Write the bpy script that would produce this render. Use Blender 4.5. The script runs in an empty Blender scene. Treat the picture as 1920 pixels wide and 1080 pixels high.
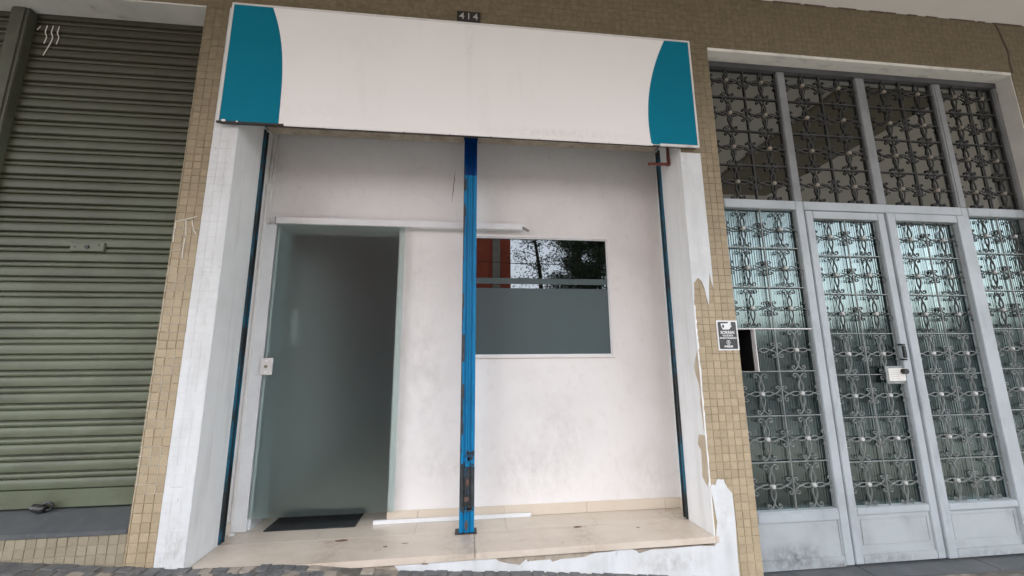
import bpy, bmesh, math, random
from mathutils import Vector, Matrix
from mathutils.geometry import tessellate_polygon
random.seed(7)
S = bpy.context.scene
COL = S.collection
R = math.radians

# ------------------------------------------------------------------ camera, sky, sun, exposure
CAM = Vector((1.482, -2.5055, 1.0924)); YAW, PITCH, ROLL, FPX = .1116, .1774, -.0079, 740.98
fw = Vector((math.sin(YAW)*math.cos(PITCH), math.cos(YAW)*math.cos(PITCH), math.sin(PITCH)))
rt = Vector((math.cos(YAW), -math.sin(YAW), 0)); up = rt.cross(fw)
RR = rt*math.cos(ROLL)+up*math.sin(ROLL); UU = -rt*math.sin(ROLL)+up*math.cos(ROLL)
cd = bpy.data.cameras.new('camera'); cam = bpy.data.objects.new('camera', cd); COL.objects.link(cam)
cam.matrix_world = Matrix(((RR.x, UU.x, -fw.x, CAM.x), (RR.y, UU.y, -fw.y, CAM.y), (RR.z, UU.z, -fw.z, CAM.z), (0, 0, 0, 1)))
cd.sensor_width = 36; cd.lens = 36*FPX/1920; cd.clip_start = .02; cd.clip_end = 2000
S.camera = cam
w = bpy.data.worlds.new('World'); S.world = w; w.use_nodes = True
nt = w.node_tree; bg = nt.nodes['Background']
sky = nt.nodes.new('ShaderNodeTexSky'); sky.sky_type = 'NISHITA'; sky.sun_disc = False
SUN_EL, SUN_AZ = R(62), R(200)      # azimuth clockwise from +y
sky.sun_elevation = SUN_EL; sky.sun_rotation = SUN_AZ; sky.dust_density = 3.0; sky.ozone_density = 1.0; sky.air_density = 1.0
hs = nt.nodes.new('ShaderNodeHueSaturation'); hs.inputs['Saturation'].default_value = .34
nt.links.new(sky.outputs[0], hs.inputs['Color']); nt.links.new(hs.outputs[0], bg.inputs[0])
bg.inputs[1].default_value = .15
sd = bpy.data.lights.new('sun', 'SUN'); sun = bpy.data.objects.new('sun', sd); COL.objects.link(sun)
sd.energy = 1.5; sd.angle = R(25); sd.color = (1, .985, .96)
sv = Vector((math.sin(SUN_AZ)*math.cos(SUN_EL), math.cos(SUN_AZ)*math.cos(SUN_EL), math.sin(SUN_EL)))
sun.rotation_euler = (-sv).to_track_quat('-Z', 'Y').to_euler()
S.view_settings.view_transform = 'Standard'; S.view_settings.look = 'None'
S.view_settings.gamma = 1; S.view_settings.use_curve_mapping = False
S.view_settings.exposure = 2.62
S.render.engine = 'CYCLES'; S.cycles.use_denoising = True
S.cycles.max_bounces = 12; S.cycles.diffuse_bounces = 6; S.cycles.glossy_bounces = 5; S.cycles.transmission_bounces = 8

# ------------------------------------------------------------------ materials
def N(nt, t, **k):
    n = nt.nodes.new(t)
    for a, v in k.items(): setattr(n, a, v)
    return n
def newmat(name):
    m = bpy.data.materials.new(name); m.use_nodes = True
    return m, m.node_tree, m.node_tree.nodes['Principled BSDF']
def posn(nt, sc=(1, 1, 1)):
    g = N(nt, 'ShaderNodeNewGeometry'); mp = N(nt, 'ShaderNodeMapping'); mp.inputs['Scale'].default_value = sc
    nt.links.new(g.outputs['Position'], mp.inputs[0]); return mp.outputs[0]
def noise(nt, scale, vec, detail=6, rough=.6):
    n = N(nt, 'ShaderNodeTexNoise'); n.inputs['Scale'].default_value = scale; n.inputs['Detail'].default_value = detail
    n.inputs['Roughness'].default_value = rough; nt.links.new(vec, n.inputs['Vector']); return n.outputs['Fac']
def ramp(nt, fac, a, b, ca=(0, 0, 0, 1), cb=(1, 1, 1, 1)):
    r = N(nt, 'ShaderNodeValToRGB'); e = r.color_ramp.elements
    e[0].position, e[1].position = a, b; e[0].color, e[1].color = ca, cb
    nt.links.new(fac, r.inputs[0]); return r.outputs[0]
def mixc(nt, fac, a, b, mode='MIX'):
    m = N(nt, 'ShaderNodeMix', data_type='RGBA', blend_type=mode)
    for s, v in ((0, fac), (6, a), (7, b)):
        if hasattr(v, 'is_output'): nt.links.new(v, m.inputs[s])
        else: m.inputs[s].default_value = v if s == 0 else (*v[:3], 1)
    return m.outputs[2]
def bump(nt, b, h, strength=.3, dist=.002):
    n = N(nt, 'ShaderNodeBump'); n.inputs['Strength'].default_value = strength; n.inputs['Distance'].default_value = dist
    nt.links.new(h, n.inputs['Height']); nt.links.new(n.outputs[0], b.inputs['Normal'])
def M(name, c, c2=None, sc=4, lo=.4, hi=.65, rough=.6, metal=0, layers=(), bs=60, bst=.2, bd=.002, stretch=(1, 1, 1), spec=.5):
    """base colour c, patches of c2, then further (colour, scale, lo, hi, stretch, amount) layers, fine relief"""
    m, nt, b = newmat(name)
    col = c
    if c2: col = mixc(nt, ramp(nt, noise(nt, sc, posn(nt, stretch)), lo, hi), c, c2)
    for (lc, ls, ll, lh, st, am) in layers:
        f = ramp(nt, noise(nt, ls, posn(nt, st)), ll, lh, (0, 0, 0, 1), (am, am, am, 1))
        col = mixc(nt, f, col, lc)
    if hasattr(col, 'is_output'): nt.links.new(col, b.inputs['Base Color'])
    else: b.inputs['Base Color'].default_value = (*c, 1)
    b.inputs['Roughness'].default_value = rough; b.inputs['Metallic'].default_value = metal
    b.inputs['Specular IOR Level'].default_value = spec
    if bst: bump(nt, b, noise(nt, bs, posn(nt)), bst, bd)
    return m

B_ = .51; G_ = .1
P = .0485   # tile pitch
def tilemat(name, lowc, highc, z0, z1):
    """small travertine-like facade tiles, tone per tile, pores, soot stain of its own shape towards the lintel"""
    m, nt, b = newmat(name)
    g = N(nt, 'ShaderNodeNewGeometry'); sep = N(nt, 'ShaderNodeSeparateXYZ'); nt.links.new(g.outputs['Position'], sep.inputs[0])
    comb = N(nt, 'ShaderNodeCombineXYZ')
    for i in (0, 2):
        d = N(nt, 'ShaderNodeMath', operation='DIVIDE'); d.inputs[1].default_value = P; nt.links.new(sep.outputs[i], d.inputs[0])
        fl = N(nt, 'ShaderNodeMath', operation='FLOOR'); nt.links.new(d.outputs[0], fl.inputs[0]); nt.links.new(fl.outputs[0], comb.inputs[i])
    wn = N(nt, 'ShaderNodeTexWhiteNoise', noise_dimensions='3D'); nt.links.new(comb.outputs[0], wn.inputs['Vector'])
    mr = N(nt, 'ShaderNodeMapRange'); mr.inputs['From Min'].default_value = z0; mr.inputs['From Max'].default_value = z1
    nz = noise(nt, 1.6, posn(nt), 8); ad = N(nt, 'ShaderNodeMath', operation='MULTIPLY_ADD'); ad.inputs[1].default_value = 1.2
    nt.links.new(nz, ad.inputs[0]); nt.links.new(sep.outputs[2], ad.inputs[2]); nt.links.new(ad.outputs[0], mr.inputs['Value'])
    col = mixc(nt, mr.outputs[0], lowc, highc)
    tone = ramp(nt, wn.outputs['Value'], 0, 1, (.88, .87, .86, 1), (1.07, 1.07, 1.07, 1))
    col = mixc(nt, 1, col, tone, 'MULTIPLY')
    col = mixc(nt, ramp(nt, noise(nt, 110, posn(nt), 4, .7), .55, .66, (0, 0, 0, 1), (.55, .55, .55, 1)), col, tuple(.4*c for c in lowc))
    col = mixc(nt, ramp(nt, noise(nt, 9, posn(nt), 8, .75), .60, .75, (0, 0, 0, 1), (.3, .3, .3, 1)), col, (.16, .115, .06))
    col = mixc(nt, ramp(nt, noise(nt, 30, posn(nt), 3), .45, .7, (0, 0, 0, 1), (.15, .15, .15, 1)), col, tuple(min(1, 1.35*c) for c in lowc))
    nt.links.new(col, b.inputs['Base Color']); b.inputs['Roughness'].default_value = .62
    bump(nt, b, noise(nt, 130, posn(nt), 5), .3, .0015)
    return m
def smudge(name, spots):
    """adds stains at the given world points: (x, y, z, rx, rz, colour, amount)"""
    nt = MAT[name].node_tree; b = nt.nodes['Principled BSDF']; col = b.inputs['Base Color'].links[0].from_socket
    g = N(nt, 'ShaderNodeNewGeometry')
    for (x, y, z, rx, rz, c, am) in spots:
        mp = N(nt, 'ShaderNodeMapping', vector_type='TEXTURE'); mp.inputs['Location'].default_value = (x, y, z); mp.inputs['Scale'].default_value = (rx, 50, rz)
        nt.links.new(g.outputs['Position'], mp.inputs[0])
        ln = N(nt, 'ShaderNodeVectorMath', operation='LENGTH'); nt.links.new(mp.outputs[0], ln.inputs[0])
        mr = N(nt, 'ShaderNodeMapRange', interpolation_type='SMOOTHSTEP'); mr.inputs['From Min'].default_value = 1; mr.inputs['From Max'].default_value = 0; mr.inputs['To Max'].default_value = am*1.1
        nt.links.new(ln.outputs['Value'], mr.inputs['Value'])
        f = ramp(nt, noise(nt, 7/min(rx, rz)**.5, posn(nt, (1, 1, .7)), 7, .7), .38, .70)
        mu = N(nt, 'ShaderNodeMath', operation='MULTIPLY', use_clamp=True); nt.links.new(mr.outputs[0], mu.inputs[0]); nt.links.new(f, mu.inputs[1])
        col = mixc(nt, mu.outputs[0], col, c)
    nt.links.new(col, b.inputs['Base Color'])
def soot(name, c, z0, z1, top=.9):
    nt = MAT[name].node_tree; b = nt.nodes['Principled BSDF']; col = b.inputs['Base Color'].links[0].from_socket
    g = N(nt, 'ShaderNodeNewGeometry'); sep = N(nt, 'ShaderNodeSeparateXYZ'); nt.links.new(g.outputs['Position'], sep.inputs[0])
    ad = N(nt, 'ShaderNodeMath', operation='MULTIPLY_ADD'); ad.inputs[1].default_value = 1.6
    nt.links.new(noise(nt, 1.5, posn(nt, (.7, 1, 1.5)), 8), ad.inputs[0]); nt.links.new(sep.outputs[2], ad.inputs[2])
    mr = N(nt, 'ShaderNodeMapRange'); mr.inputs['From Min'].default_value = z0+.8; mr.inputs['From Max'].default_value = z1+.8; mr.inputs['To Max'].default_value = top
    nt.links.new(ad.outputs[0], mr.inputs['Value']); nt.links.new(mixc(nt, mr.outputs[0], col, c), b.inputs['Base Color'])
MAT = {}
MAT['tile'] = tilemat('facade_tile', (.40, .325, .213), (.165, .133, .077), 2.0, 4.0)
MAT['tile_low'] = tilemat('plinth_tile', (.29, .255, .18), (.29, .25, .175), 2.3, 4.0)
MAT['grout'] = M('grout', (.33, .275, .185), (.52, .47, .38), 3, .50, .60, .9, layers=[((.16, .125, .08), 6, .52, .68, (1, 1, 1), .6)])
MAT['white_paint'] = M('white_wall_paint', (.67, .695, .705), (.56, .58, .58), 3.2, .48, .75, .55,
    layers=[((.30, .29, .27), 22, .64, .74, (1, 1, .5), .5), ((.45, .46, .45), 3, .48, .75, (3, 3, .7), .5), ((.38, .36, .33), 60, .70, .76, (1, 1, 1), .6)], bs=25, bst=.35, bd=.004)
MAT['jamb_paint'] = M('jamb_paint', (.83, .84, .84), (.74, .74, .73), 2.4, .45, .75, .6,
    layers=[((.3, .28, .25), 40, .68, .74, (1, 1, 1), .7), ((.46, .44, .42), 3, .5, .8, (5, 5, .5), .4)], bs=20, bst=.3, bd=.003)
MAT['plaster'] = M('interior_plaster', (.765, .745, .73), (.69, .67, .65), 2.2, .46, .78, .7,
    layers=[((.42, .40, .38), 4, .62, .85, (1, 1, 1.6), .35), ((.62, .59, .56), 16, .55, .75, (1, 1, .6), .4), ((.35, .30, .26), 55, .72, .78, (1, 1, 1), .4)], bs=14, bst=.25, bd=.003)
MAT['chip'] = M('bare_plaster', (.50, .41, .29), (.58, .50, .38), 12, rough=.85)
MAT['mortar'] = M('old_mortar', (.40, .35, .28), (.27, .23, .18), 14, .4, .65, .95, bs=60, bst=.8, bd=.006)
MAT['sign_white'] = M('sign_sheet', (.90, .89, .88), (.87, .86, .85), 1.5, .4, .7, .38, layers=[((.60, .58, .56), 2.5, .6, .85, (3, 1, .5), .25)], bs=5, bst=.06, bd=.004)
MAT['sign_teal'] = M('sign_teal', (.0, .175, .27), (.0, .19, .29), 2, rough=.5, spec=.12, bst=0)
MAT['sign_frame'] = M('sign_frame_metal', (.72, .71, .69), (.5, .49, .47), 9, .55, .75, .35, bst=.05)
MAT['dark_metal'] = M('dark_metal', (.02, .025, .03), (.05, .03, .02), 20, rough=.55)
MAT['blue'] = M('blue_enamel', (.0, .18, .39), (.0, .145, .32), 6, .45, .7, .35, spec=.3,
    layers=[((.012, .03, .045), 9, .66, .74, (1, 1, .5), .7), ((.0, .23, .50), 12, .55, .7, (2, 2, .5), .5)], bs=30, bst=.3)
MAT['blue_shaded'] = M('shaded_blue_enamel', (.0, .035, .16), (.0, .05, .22), 9, .45, .7, .25, bs=30, bst=.3)  # sign's shade over the post top, put into the enamel colour
MAT['blue_burnt'] = M('scorched_metal', (.018, .024, .028), (.05, .06, .065), 18, .4, .7, .5, layers=[((.0, .13, .3), 11, .60, .66, (2, 2, .7), .9), ((.16, .10, .085), 16, .66, .72, (1, 1, .6), .6)], bs=50, bst=.5)
MAT['blue_dark'] = M('dark_blue_paint', (.004, .03, .10), (.01, .02, .035), 8, .45, .65, .45)
MAT['track'] = M('track_paint', (.0, .10, .17), (.012, .022, .026), 3.5, .44, .54, .45, stretch=(1, 1, .8), layers=[((.10, .05, .03), 30, .68, .72, (1, 1, 1), .8)], bst=.3)
MAT['rust'] = M('rust', (.12, .07, .06), (.07, .045, .038), 30, rough=.8, bst=.5)
MAT['rust_paint'] = M('red_oxide_pipe', (.20, .055, .035), (.13, .04, .03), 25, rough=.65)
MAT['green'] = M('green_slat_paint', (.112, .132, .082), (.072, .082, .048), 2.6, .42, .68, .5, stretch=(.8, 1, 1.6),
    layers=[((.055, .055, .04), 5, .54, .78, (.6, 1, 3), .75), ((.24, .27, .22), 7, .60, .80, (.5, 1, 3), .4)], bs=40, bst=.25)
MAT['green_old'] = M('green_post_paint', (.11, .12, .085), (.07, .072, .05), 5, rough=.6)
MAT['soffit'] = M('soffit_plaster', (.62, .62, .58), (.52, .52, .48), 3, rough=.85, layers=[((.10, .09, .08), 6, .64, .72, (1, 1, 1), .7)])
MAT['canopy'] = M('canopy_paint', (.84, .81, .77), (.80, .77, .72), 1.3, rough=.85, bs=30, bst=.3)
MAT['marble'] = M('soffit_marble', (.78, .77, .71), (.55, .55, .51), 5, .5, .7, .4, stretch=(1, 3, 1))
MAT['slate'] = M('dark_slate', (.075, .085, .09), (.11, .115, .12), 6, .4, .7, .5, layers=[((.2, .2, .19), 18, .6, .75, (1, 1, 1), .4)], bst=.3)
MAT['gate'] = M('grey_gate_paint', (.39, .43, .455), (.31, .34, .355), 3, .45, .75, .42,
    layers=[((.17, .19, .20), 5, .56, .8, (2, 2, .7), .55), ((.14, .12, .11), 26, .70, .76, (1, 1, .6), .6)], bs=35, bst=.15)
MAT['gate_low'] = M('grey_gate_paint_grimy', (.38, .415, .43), (.30, .325, .335), 3.0, .42, .75, .45,
    layers=[((.14, .145, .145), 6, .58, .78, (1, 1, 1.6), .35), ((.14, .10, .09), 26, .70, .76, (1, 1, .6), .5)], bs=35, bst=.2)
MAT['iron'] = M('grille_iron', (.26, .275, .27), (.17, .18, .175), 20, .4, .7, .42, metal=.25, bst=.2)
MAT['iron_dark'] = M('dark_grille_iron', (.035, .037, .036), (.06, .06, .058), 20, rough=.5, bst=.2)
MAT['iron_mid'] = M('shaded_grille_iron', (.05, .053, .052), (.10, .105, .10), 14, rough=.45, bst=.2)  # weaker light on the higher grille rows, put into the iron colour
MAT['gate_upper'] = M('upper_gate_paint', (.235, .245, .255), (.17, .175, .18), 4, rough=.5, bst=.1)  # darker version of the gate paint, for upper mullions and right jamb
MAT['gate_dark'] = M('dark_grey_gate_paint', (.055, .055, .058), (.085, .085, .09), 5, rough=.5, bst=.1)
MAT['boss'] = M('grille_boss', (.50, .52, .50), (.36, .37, .36), 30, rough=.4, bst=.1)
MAT['stone_floor'] = M('beige_floor_tile', (.63, .57, .485), (.57, .51, .43), 3, rough=.22, layers=[((.40, .32, .24), 6, .58, .8, (1, 2, 1), .35)], bst=.03)
MAT['skirting'] = M('skirting_tile', (.62, .54, .44), (.66, .59, .49), 3, rough=.3, bst=.03)
MAT['travertine'] = M('threshold_stone', (.64, .565, .48), (.55, .475, .39), 4, .45, .75, .32, stretch=(.6, 1.6, 1),
    layers=[((.30, .22, .15), 13, .63, .72, (1, 1, 1), .5), ((.66, .58, .48), 7, .55, .75, (.5, 2, 1), .4)], bst=.12)
MAT['alu'] = M('white_aluminium', (.76, .78, .79), (.70, .71, .72), 6, rough=.32, bst=.02)
MAT['frame_white'] = M('window_frame_white', (.74, .72, .71), (.6, .58, .57), 18, .6, .75, .4, bst=.05)
MAT['rubber'] = M('doormat_rubber', (.020, .024, .026), (.03, .034, .036), 20, rough=.75, bs=300, bst=.6)
MAT['black'] = M('black_metal', (.012, .012, .013), (.03, .03, .03), 30, rough=.4)
MAT['plate'] = M('number_plate_black', (.012, .012, .012), rough=.35, bst=0)
MAT['numeral'] = M('numeral_cream', (.42, .41, .38), rough=.5, bst=0)
MAT['sticker_white'] = M('sticker_white', (.78, .79, .79), rough=.3, bst=0)
MAT['sticker_black'] = M('sticker_black', (.03, .03, .032), (.05, .05, .05), 30, rough=.3, bst=0)
MAT['paper'] = M('paper', (.74, .73, .69), (.66, .65, .61), 40, rough=.8, bst=.1)
MAT['grout_w'] = M('white_grout', (.62, .58, .48), rough=.9, bst=.2)
MAT['scratch'] = M('chalk_mark', (.60, .57, .50), rough=.8, bst=0)
MAT['crack'] = M('crack_shadow', (.13, .09, .07), rough=.9, bst=0)
MAT['crack_soft'] = M('faint_crack', (.40, .36, .33), rough=.9, bst=0)
MAT['stain'] = M('rust_stain', (.20, .12, .075), rough=.6, bst=0)
MAT['asphalt'] = M('asphalt', (.055, .056, .056), (.075, .075, .073), 3, rough=.9, bs=90, bst=.6, bd=.004)
MAT['pave'] = M('pavement_mortar', (.15, .14, .125), (.10, .095, .085), 12, .4, .6, .92, layers=[((.38, .34, .28), 5, .52, .66, (1, 1, 1), .7)], bs=50, bst=.9, bd=.006)
MAT['curb'] = M('kerb_stone', (.14, .14, .135), rough=.85)
MAT['stone_dark'] = M('paving_basalt', (.10, .105, .11), (.16, .16, .16), 16, .4, .65, .7, layers=[((.26, .24, .21), 22, .56, .68, (1, 1, 1), .55)], bs=90, bst=.6, bd=.003)
MAT['stone_pale'] = M('paving_limestone', (.36, .32, .27), (.27, .24, .20), 14, rough=.8, bs=90, bst=.6, bd=.003)
MAT['brickred'] = M('red_painted_wall', (.42, .085, .04), (.34, .07, .035), 2, rough=.85)
MAT['pillar'] = M('grey_concrete', (.30, .27, .22), (.24, .22, .18), 3, rough=.9)
MAT['bark'] = M('bark', (.045, .035, .028), (.07, .055, .045), 9, rough=.9)
MAT['leaf'] = M('leaf', (.035, .055, .025), (.06, .085, .035), 3, rough=.7, bst=0)
MAT['farwall'] = M('far_wall', (.24, .23, .215), (.19, .18, .17), 1, rough=.9)
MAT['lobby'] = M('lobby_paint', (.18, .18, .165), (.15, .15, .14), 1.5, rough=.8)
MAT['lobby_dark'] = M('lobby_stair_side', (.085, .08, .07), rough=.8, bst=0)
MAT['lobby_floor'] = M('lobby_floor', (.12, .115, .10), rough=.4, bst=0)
MAT['room'] = M('room_wall', (.50, .62, .66), rough=.9, bst=0)
MAT['roomdark'] = M('added_screen_dark', (.07, .09, .11), rough=.7, bst=0)

smudge('plaster', [(1.15, B_, 1.0, .28, .75, (.42, .405, .39), .40), (1.10, B_, 1.75, .16, .35, (.45, .43, .42), .35), (1.95, B_, .30, .6, .30, (.45, .42, .40), .45),
    (2.15, B_, .55, .35, .45, (.44, .42, .40), .38), (1.3, B_, .35, .3, .25, (.42, .40, .38), .35), (2.85, B_, .2, .25, .35, (.45, .42, .39), .35), (.0, B_, 2.6, .12, .5, (.46, .42, .37), .5), (.0, B_, .3, .12, .5, (.50, .44, .38), .4)])
smudge('sign_white', [(1.47, 0, 3.30, .05, .26, (.48, .47, .46), .22), (1.47, 0, 3.0, .03, .4, (.55, .54, .53), .15), (.52, 0, 2.70, .5, .10, (.60, .59, .57), .15), (2.1, 0, 2.63, .9, .06, (.60, .59, .57), .4), (.7, 0, 3.2, .5, .2, (.68, .67, .65), .2)])
smudge('stone_floor', [(2.95, 0, 0, .2, 1, (.30, .25, .19), .6), (.03, 0, 0, .15, 1, (.30, .25, .19), .6), (1.49, 0, 0, .16, 1, (.28, .23, .18), .6)])
smudge('travertine', [(1.48, 0, 0, .22, 1, (.25, .20, .15), .6), (.70, 0, 0, .16, 1, (.28, .20, .13), .5), (2.22, 0, 0, .14, 1, (.28, .20, .13), .5), (.9, 0, 0, .5, 1, (.42, .35, .28), .4), (1.9, 0, 0, .6, 1, (.42, .35, .28), .35), (2.8, 0, 0, .25, 1, (.45, .35, .24), .5), (.3, 0, 0, .3, 1, (.46, .40, .32), .3)])
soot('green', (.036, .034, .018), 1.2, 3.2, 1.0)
smudge('white_paint', [(-.06, 0, .10, .12, .25, (.30, .28, .25), .6), (2.7, 0, -.12, .35, .10, (.35, .33, .30), .7), (3.08, 0, .1, .10, .3, (.45, .43, .40), .5), (-.08, 0, 1.4, .10, .6, (.48, .48, .46), .5)])
smudge('gate_low', [(3.6, G_, -.20, .35, .12, (.07, .07, .07), .9), (4.3, G_, -.24, .35, .07, (.08, .08, .08), .7), (5.1, G_, -.25, .4, .06, (.10, .10, .10), .6), (3.9, G_, -.25, .2, .05, (.08, .07, .06), .9)])
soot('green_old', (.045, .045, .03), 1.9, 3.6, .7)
def frosted(name, tint, refr, trans, rough, gl=1., ior=1.25):
    m, nt, b = newmat(name); nt.nodes.remove(b); out = nt.nodes['Material Output']
    d = N(nt, 'ShaderNodeBsdfDiffuse'); d.inputs[0].default_value = (*tint, 1)
    tr = N(nt, 'ShaderNodeBsdfRefraction'); tr.inputs['Color'].default_value = (*trans, 1); tr.inputs['Roughness'].default_value = rough; tr.inputs['IOR'].default_value = ior
    g = N(nt, 'ShaderNodeBsdfGlossy'); g.inputs['Roughness'].default_value = .32; g.inputs['Color'].default_value = (.85, .95, .95, 1)
    m1 = N(nt, 'ShaderNodeMixShader'); m1.inputs[0].default_value = refr
    nt.links.new(d.outputs[0], m1.inputs[1]); nt.links.new(tr.outputs[0], m1.inputs[2])
    fr = N(nt, 'ShaderNodeFresnel'); fr.inputs[0].default_value = 1.35
    gm = N(nt, 'ShaderNodeMath', operation='MULTIPLY', use_clamp=True); gm.inputs[1].default_value = gl; nt.links.new(fr.outputs[0], gm.inputs[0])
    m2 = N(nt, 'ShaderNodeMixShader'); nt.links.new(gm.outputs[0], m2.inputs[0])
    nt.links.new(m1.outputs[0], m2.inputs[1]); nt.links.new(g.outputs[0], m2.inputs[2])
    nt.links.new(m2.outputs[0], out.inputs[0]); return m
MAT['frost_door'] = frosted('frosted_door_glass', (.15, .20, .21), .90, (.93, 1.0, 1.0), .46, 1.1, .8)
MAT['frost_window'] = frosted('frosted_window_film', (.075, .10, .105), .25, (.5, .6, .6), .5, 1.3)
def glassy(name, gloss, refl, tint, rough, ior=1.5, base=.04):
    """dark clear glass: mirror part + see-through part"""
    m, nt, b = newmat(name); nt.nodes.remove(b); out = nt.nodes['Material Output']
    g = N(nt, 'ShaderNodeBsdfGlossy'); g.inputs['Roughness'].default_value = rough; g.inputs['Color'].default_value = (*refl, 1)
    t = N(nt, 'ShaderNodeBsdfTransparent'); t.inputs[0].default_value = (*tint, 1)
    fr = N(nt, 'ShaderNodeFresnel'); fr.inputs[0].default_value = ior
    ad = N(nt, 'ShaderNodeMath', operation='MULTIPLY_ADD', use_clamp=True); ad.inputs[1].default_value = gloss; ad.inputs[2].default_value = base
    nt.links.new(fr.outputs[0], ad.inputs[0])
    m2 = N(nt, 'ShaderNodeMixShader'); nt.links.new(ad.outputs[0], m2.inputs[0])
    nt.links.new(t.outputs[0], m2.inputs[1]); nt.links.new(g.outputs[0], m2.inputs[2]); nt.links.new(m2.outputs[0], out.inputs[0]); return m
MAT['clear'] = glassy('tinted_window_glass', 1.2, (.80, .86, .90), (.05, .06, .065), 0.0, 1.5, .075)
MAT['pane_clear'] = glassy('plain_pane', .3, (.8, .9, .9), (.955, .985, .975), .02, 1.3, .0)
MAT['upper_glass'] = glassy('upper_pane_glass', 1.8, (.92, .93, .88), (.25, .25, .24), 0.0, 1.5, .14)
MAT['fluted'] = glassy('fluted_glass', 3.7, (.74, .92, .90), (.02, .06, .06), .12, 1.5, .0)

# ------------------------------------------------------------------ mesh helpers
class MB:
    def __init__(s): s.v = []; s.f = []
    def box(s, x0, x1, y0, y1, z0, z1):
        n = len(s.v)
        s.v += [(x0, y0, z0), (x1, y0, z0), (x1, y1, z0), (x0, y1, z0), (x0, y0, z1), (x1, y0, z1), (x1, y1, z1), (x0, y1, z1)]
        s.f += [tuple(n+i for i in q) for q in ((0, 3, 2, 1), (4, 5, 6, 7), (0, 1, 5, 4), (1, 2, 6, 5), (2, 3, 7, 6), (3, 0, 4, 7))]
        return s
    def cbox(s, x0, x1, y0, y1, z0, z1, b=.002):
        """box whose front (-y) face is chamfered"""
        n = len(s.v)
        s.v += [(x0, y1, z0), (x1, y1, z0), (x1, y1, z1), (x0, y1, z1), (x0, y0+b, z0), (x1, y0+b, z0), (x1, y0+b, z1), (x0, y0+b, z1),
                (x0+b, y0, z0+b), (x1-b, y0, z0+b), (x1-b, y0, z1-b), (x0+b, y0, z1-b)]
        s.f += [tuple(n+i for i in q) for q in ((0, 3, 2, 1), (8, 9, 10, 11), (4, 5, 9, 8), (5, 6, 10, 9), (6, 7, 11, 10), (7, 4, 8, 11),
                (0, 1, 5, 4), (1, 2, 6, 5), (2, 3, 7, 6), (3, 0, 4, 7))]
        return s
    def loft(s, rings, cap=True, close=True):
        n = len(s.v); k = len(rings[0])
        for r in rings: s.v += [tuple(p) for p in r]
        for i in range(len(rings)-1):
            for j in range(k if close else k-1):
                a = n+i*k+j; b = n+i*k+(j+1) % k
                s.f.append((a, b, b+k, a+k))
        if cap and close:
            s.f.append(tuple(n+j for j in reversed(range(k)))); s.f.append(tuple(n+(len(rings)-1)*k+j for j in range(k)))
        return s
    def tube(s, pts, r, n=8):
        pts = [Vector(p) for p in pts]; rings = []
        for i, p in enumerate(pts):
            t = (pts[min(i+1, len(pts)-1)]-pts[max(i-1, 0)]).normalized()
            a = t.orthogonal().normalized() if abs(t.z) > .95 else t.cross(Vector((0, 0, 1))).normalized()
            b = t.cross(a); rr = r[i] if isinstance(r, (list, tuple)) else r
            rings.append([p+a*rr*math.cos(2*math.pi*k/n)+b*rr*math.sin(2*math.pi*k/n) for k in range(n)])
        return s.loft(rings)
    def ribbon(s, pts, th, d, y=0.):
        """flat bar swept through points in the xz plane; th = thickness in plane, d = depth in y"""
        pts = [Vector((p[0], 0, p[1])) for p in pts]; rings = []
        for i, p in enumerate(pts):
            t = (pts[min(i+1, len(pts)-1)]-pts[max(i-1, 0)]).normalized(); nn = Vector((-t.z, 0, t.x))*th/2
            rings.append([(p.x+nn.x, y-d/2, p.z+nn.z), (p.x-nn.x, y-d/2, p.z-nn.z), (p.x-nn.x, y+d/2, p.z-nn.z), (p.x+nn.x, y+d/2, p.z+nn.z)])
        return s.loft(rings)
    def poly(s, pts, d, flip=False):
        """closed 3D polygon (planar) given thickness vector d"""
        pts = [Vector(p) for p in pts]; n = len(s.v); k = len(pts); d = Vector(d)
        s.v += [tuple(p) for p in pts]+[tuple(p+d) for p in pts]
        for t in tessellate_polygon([pts]):
            s.f.append((n+t[0], n+t[1], n+t[2])); s.f.append((n+k+t[2], n+k+t[1], n+k+t[0]))
        for j in range(k): s.f.append((n+j, n+(j+1) % k, n+k+(j+1) % k, n+k+j))
        return s
    def disc(s, c, r, y0, y1, n=12, sx=1, sz=1):
        return s.loft([[(c[0]+r*sx*math.cos(2*math.pi*j/n), y, c[1]+r*sz*math.sin(2*math.pi*j/n)) for j in range(n)] for y in (y0, y1)])
    def mesh(s, name, off=(0, 0, 0), bev=0, smooth=False, front=False):
        me = bpy.data.meshes.new(name); o = Vector(off)
        me.from_pydata([tuple(Vector(p)-o) for p in s.v], [], s.f); me.validate()
        bm = bmesh.new(); bm.from_mesh(me); bmesh.ops.recalc_face_normals(bm, faces=bm.faces)
        if front:
            bm.normal_update()
            if sum(f.normal.y*f.calc_area() for f in bm.faces) > 0: bmesh.ops.reverse_faces(bm, faces=bm.faces)
        if bev: bmesh.ops.bevel(bm, geom=[e for e in bm.edges if e.calc_face_angle(0) > .6], offset=bev, segments=2, affect='EDGES', clamp_overlap=True)
        bm.to_mesh(me); bm.free()
        if smooth:
            for p in me.polygons: p.use_smooth = True
            try: me.set_sharp_from_angle(angle=R(35))
            except Exception: pass
        return me
ORG = {}
def link(name, me, mat, parent=None, pos=None):
    o = bpy.data.objects.new(name, me); COL.objects.link(o)
    if mat is not None and len(me.materials) == 0: me.materials.append(MAT[mat])
    p0 = ORG.get(parent.name, Vector()) if parent else Vector()
    wpos = Vector(pos) if pos is not None else p0
    o.location = wpos-p0; o.parent = parent; ORG[o.name] = wpos
    return o
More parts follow.
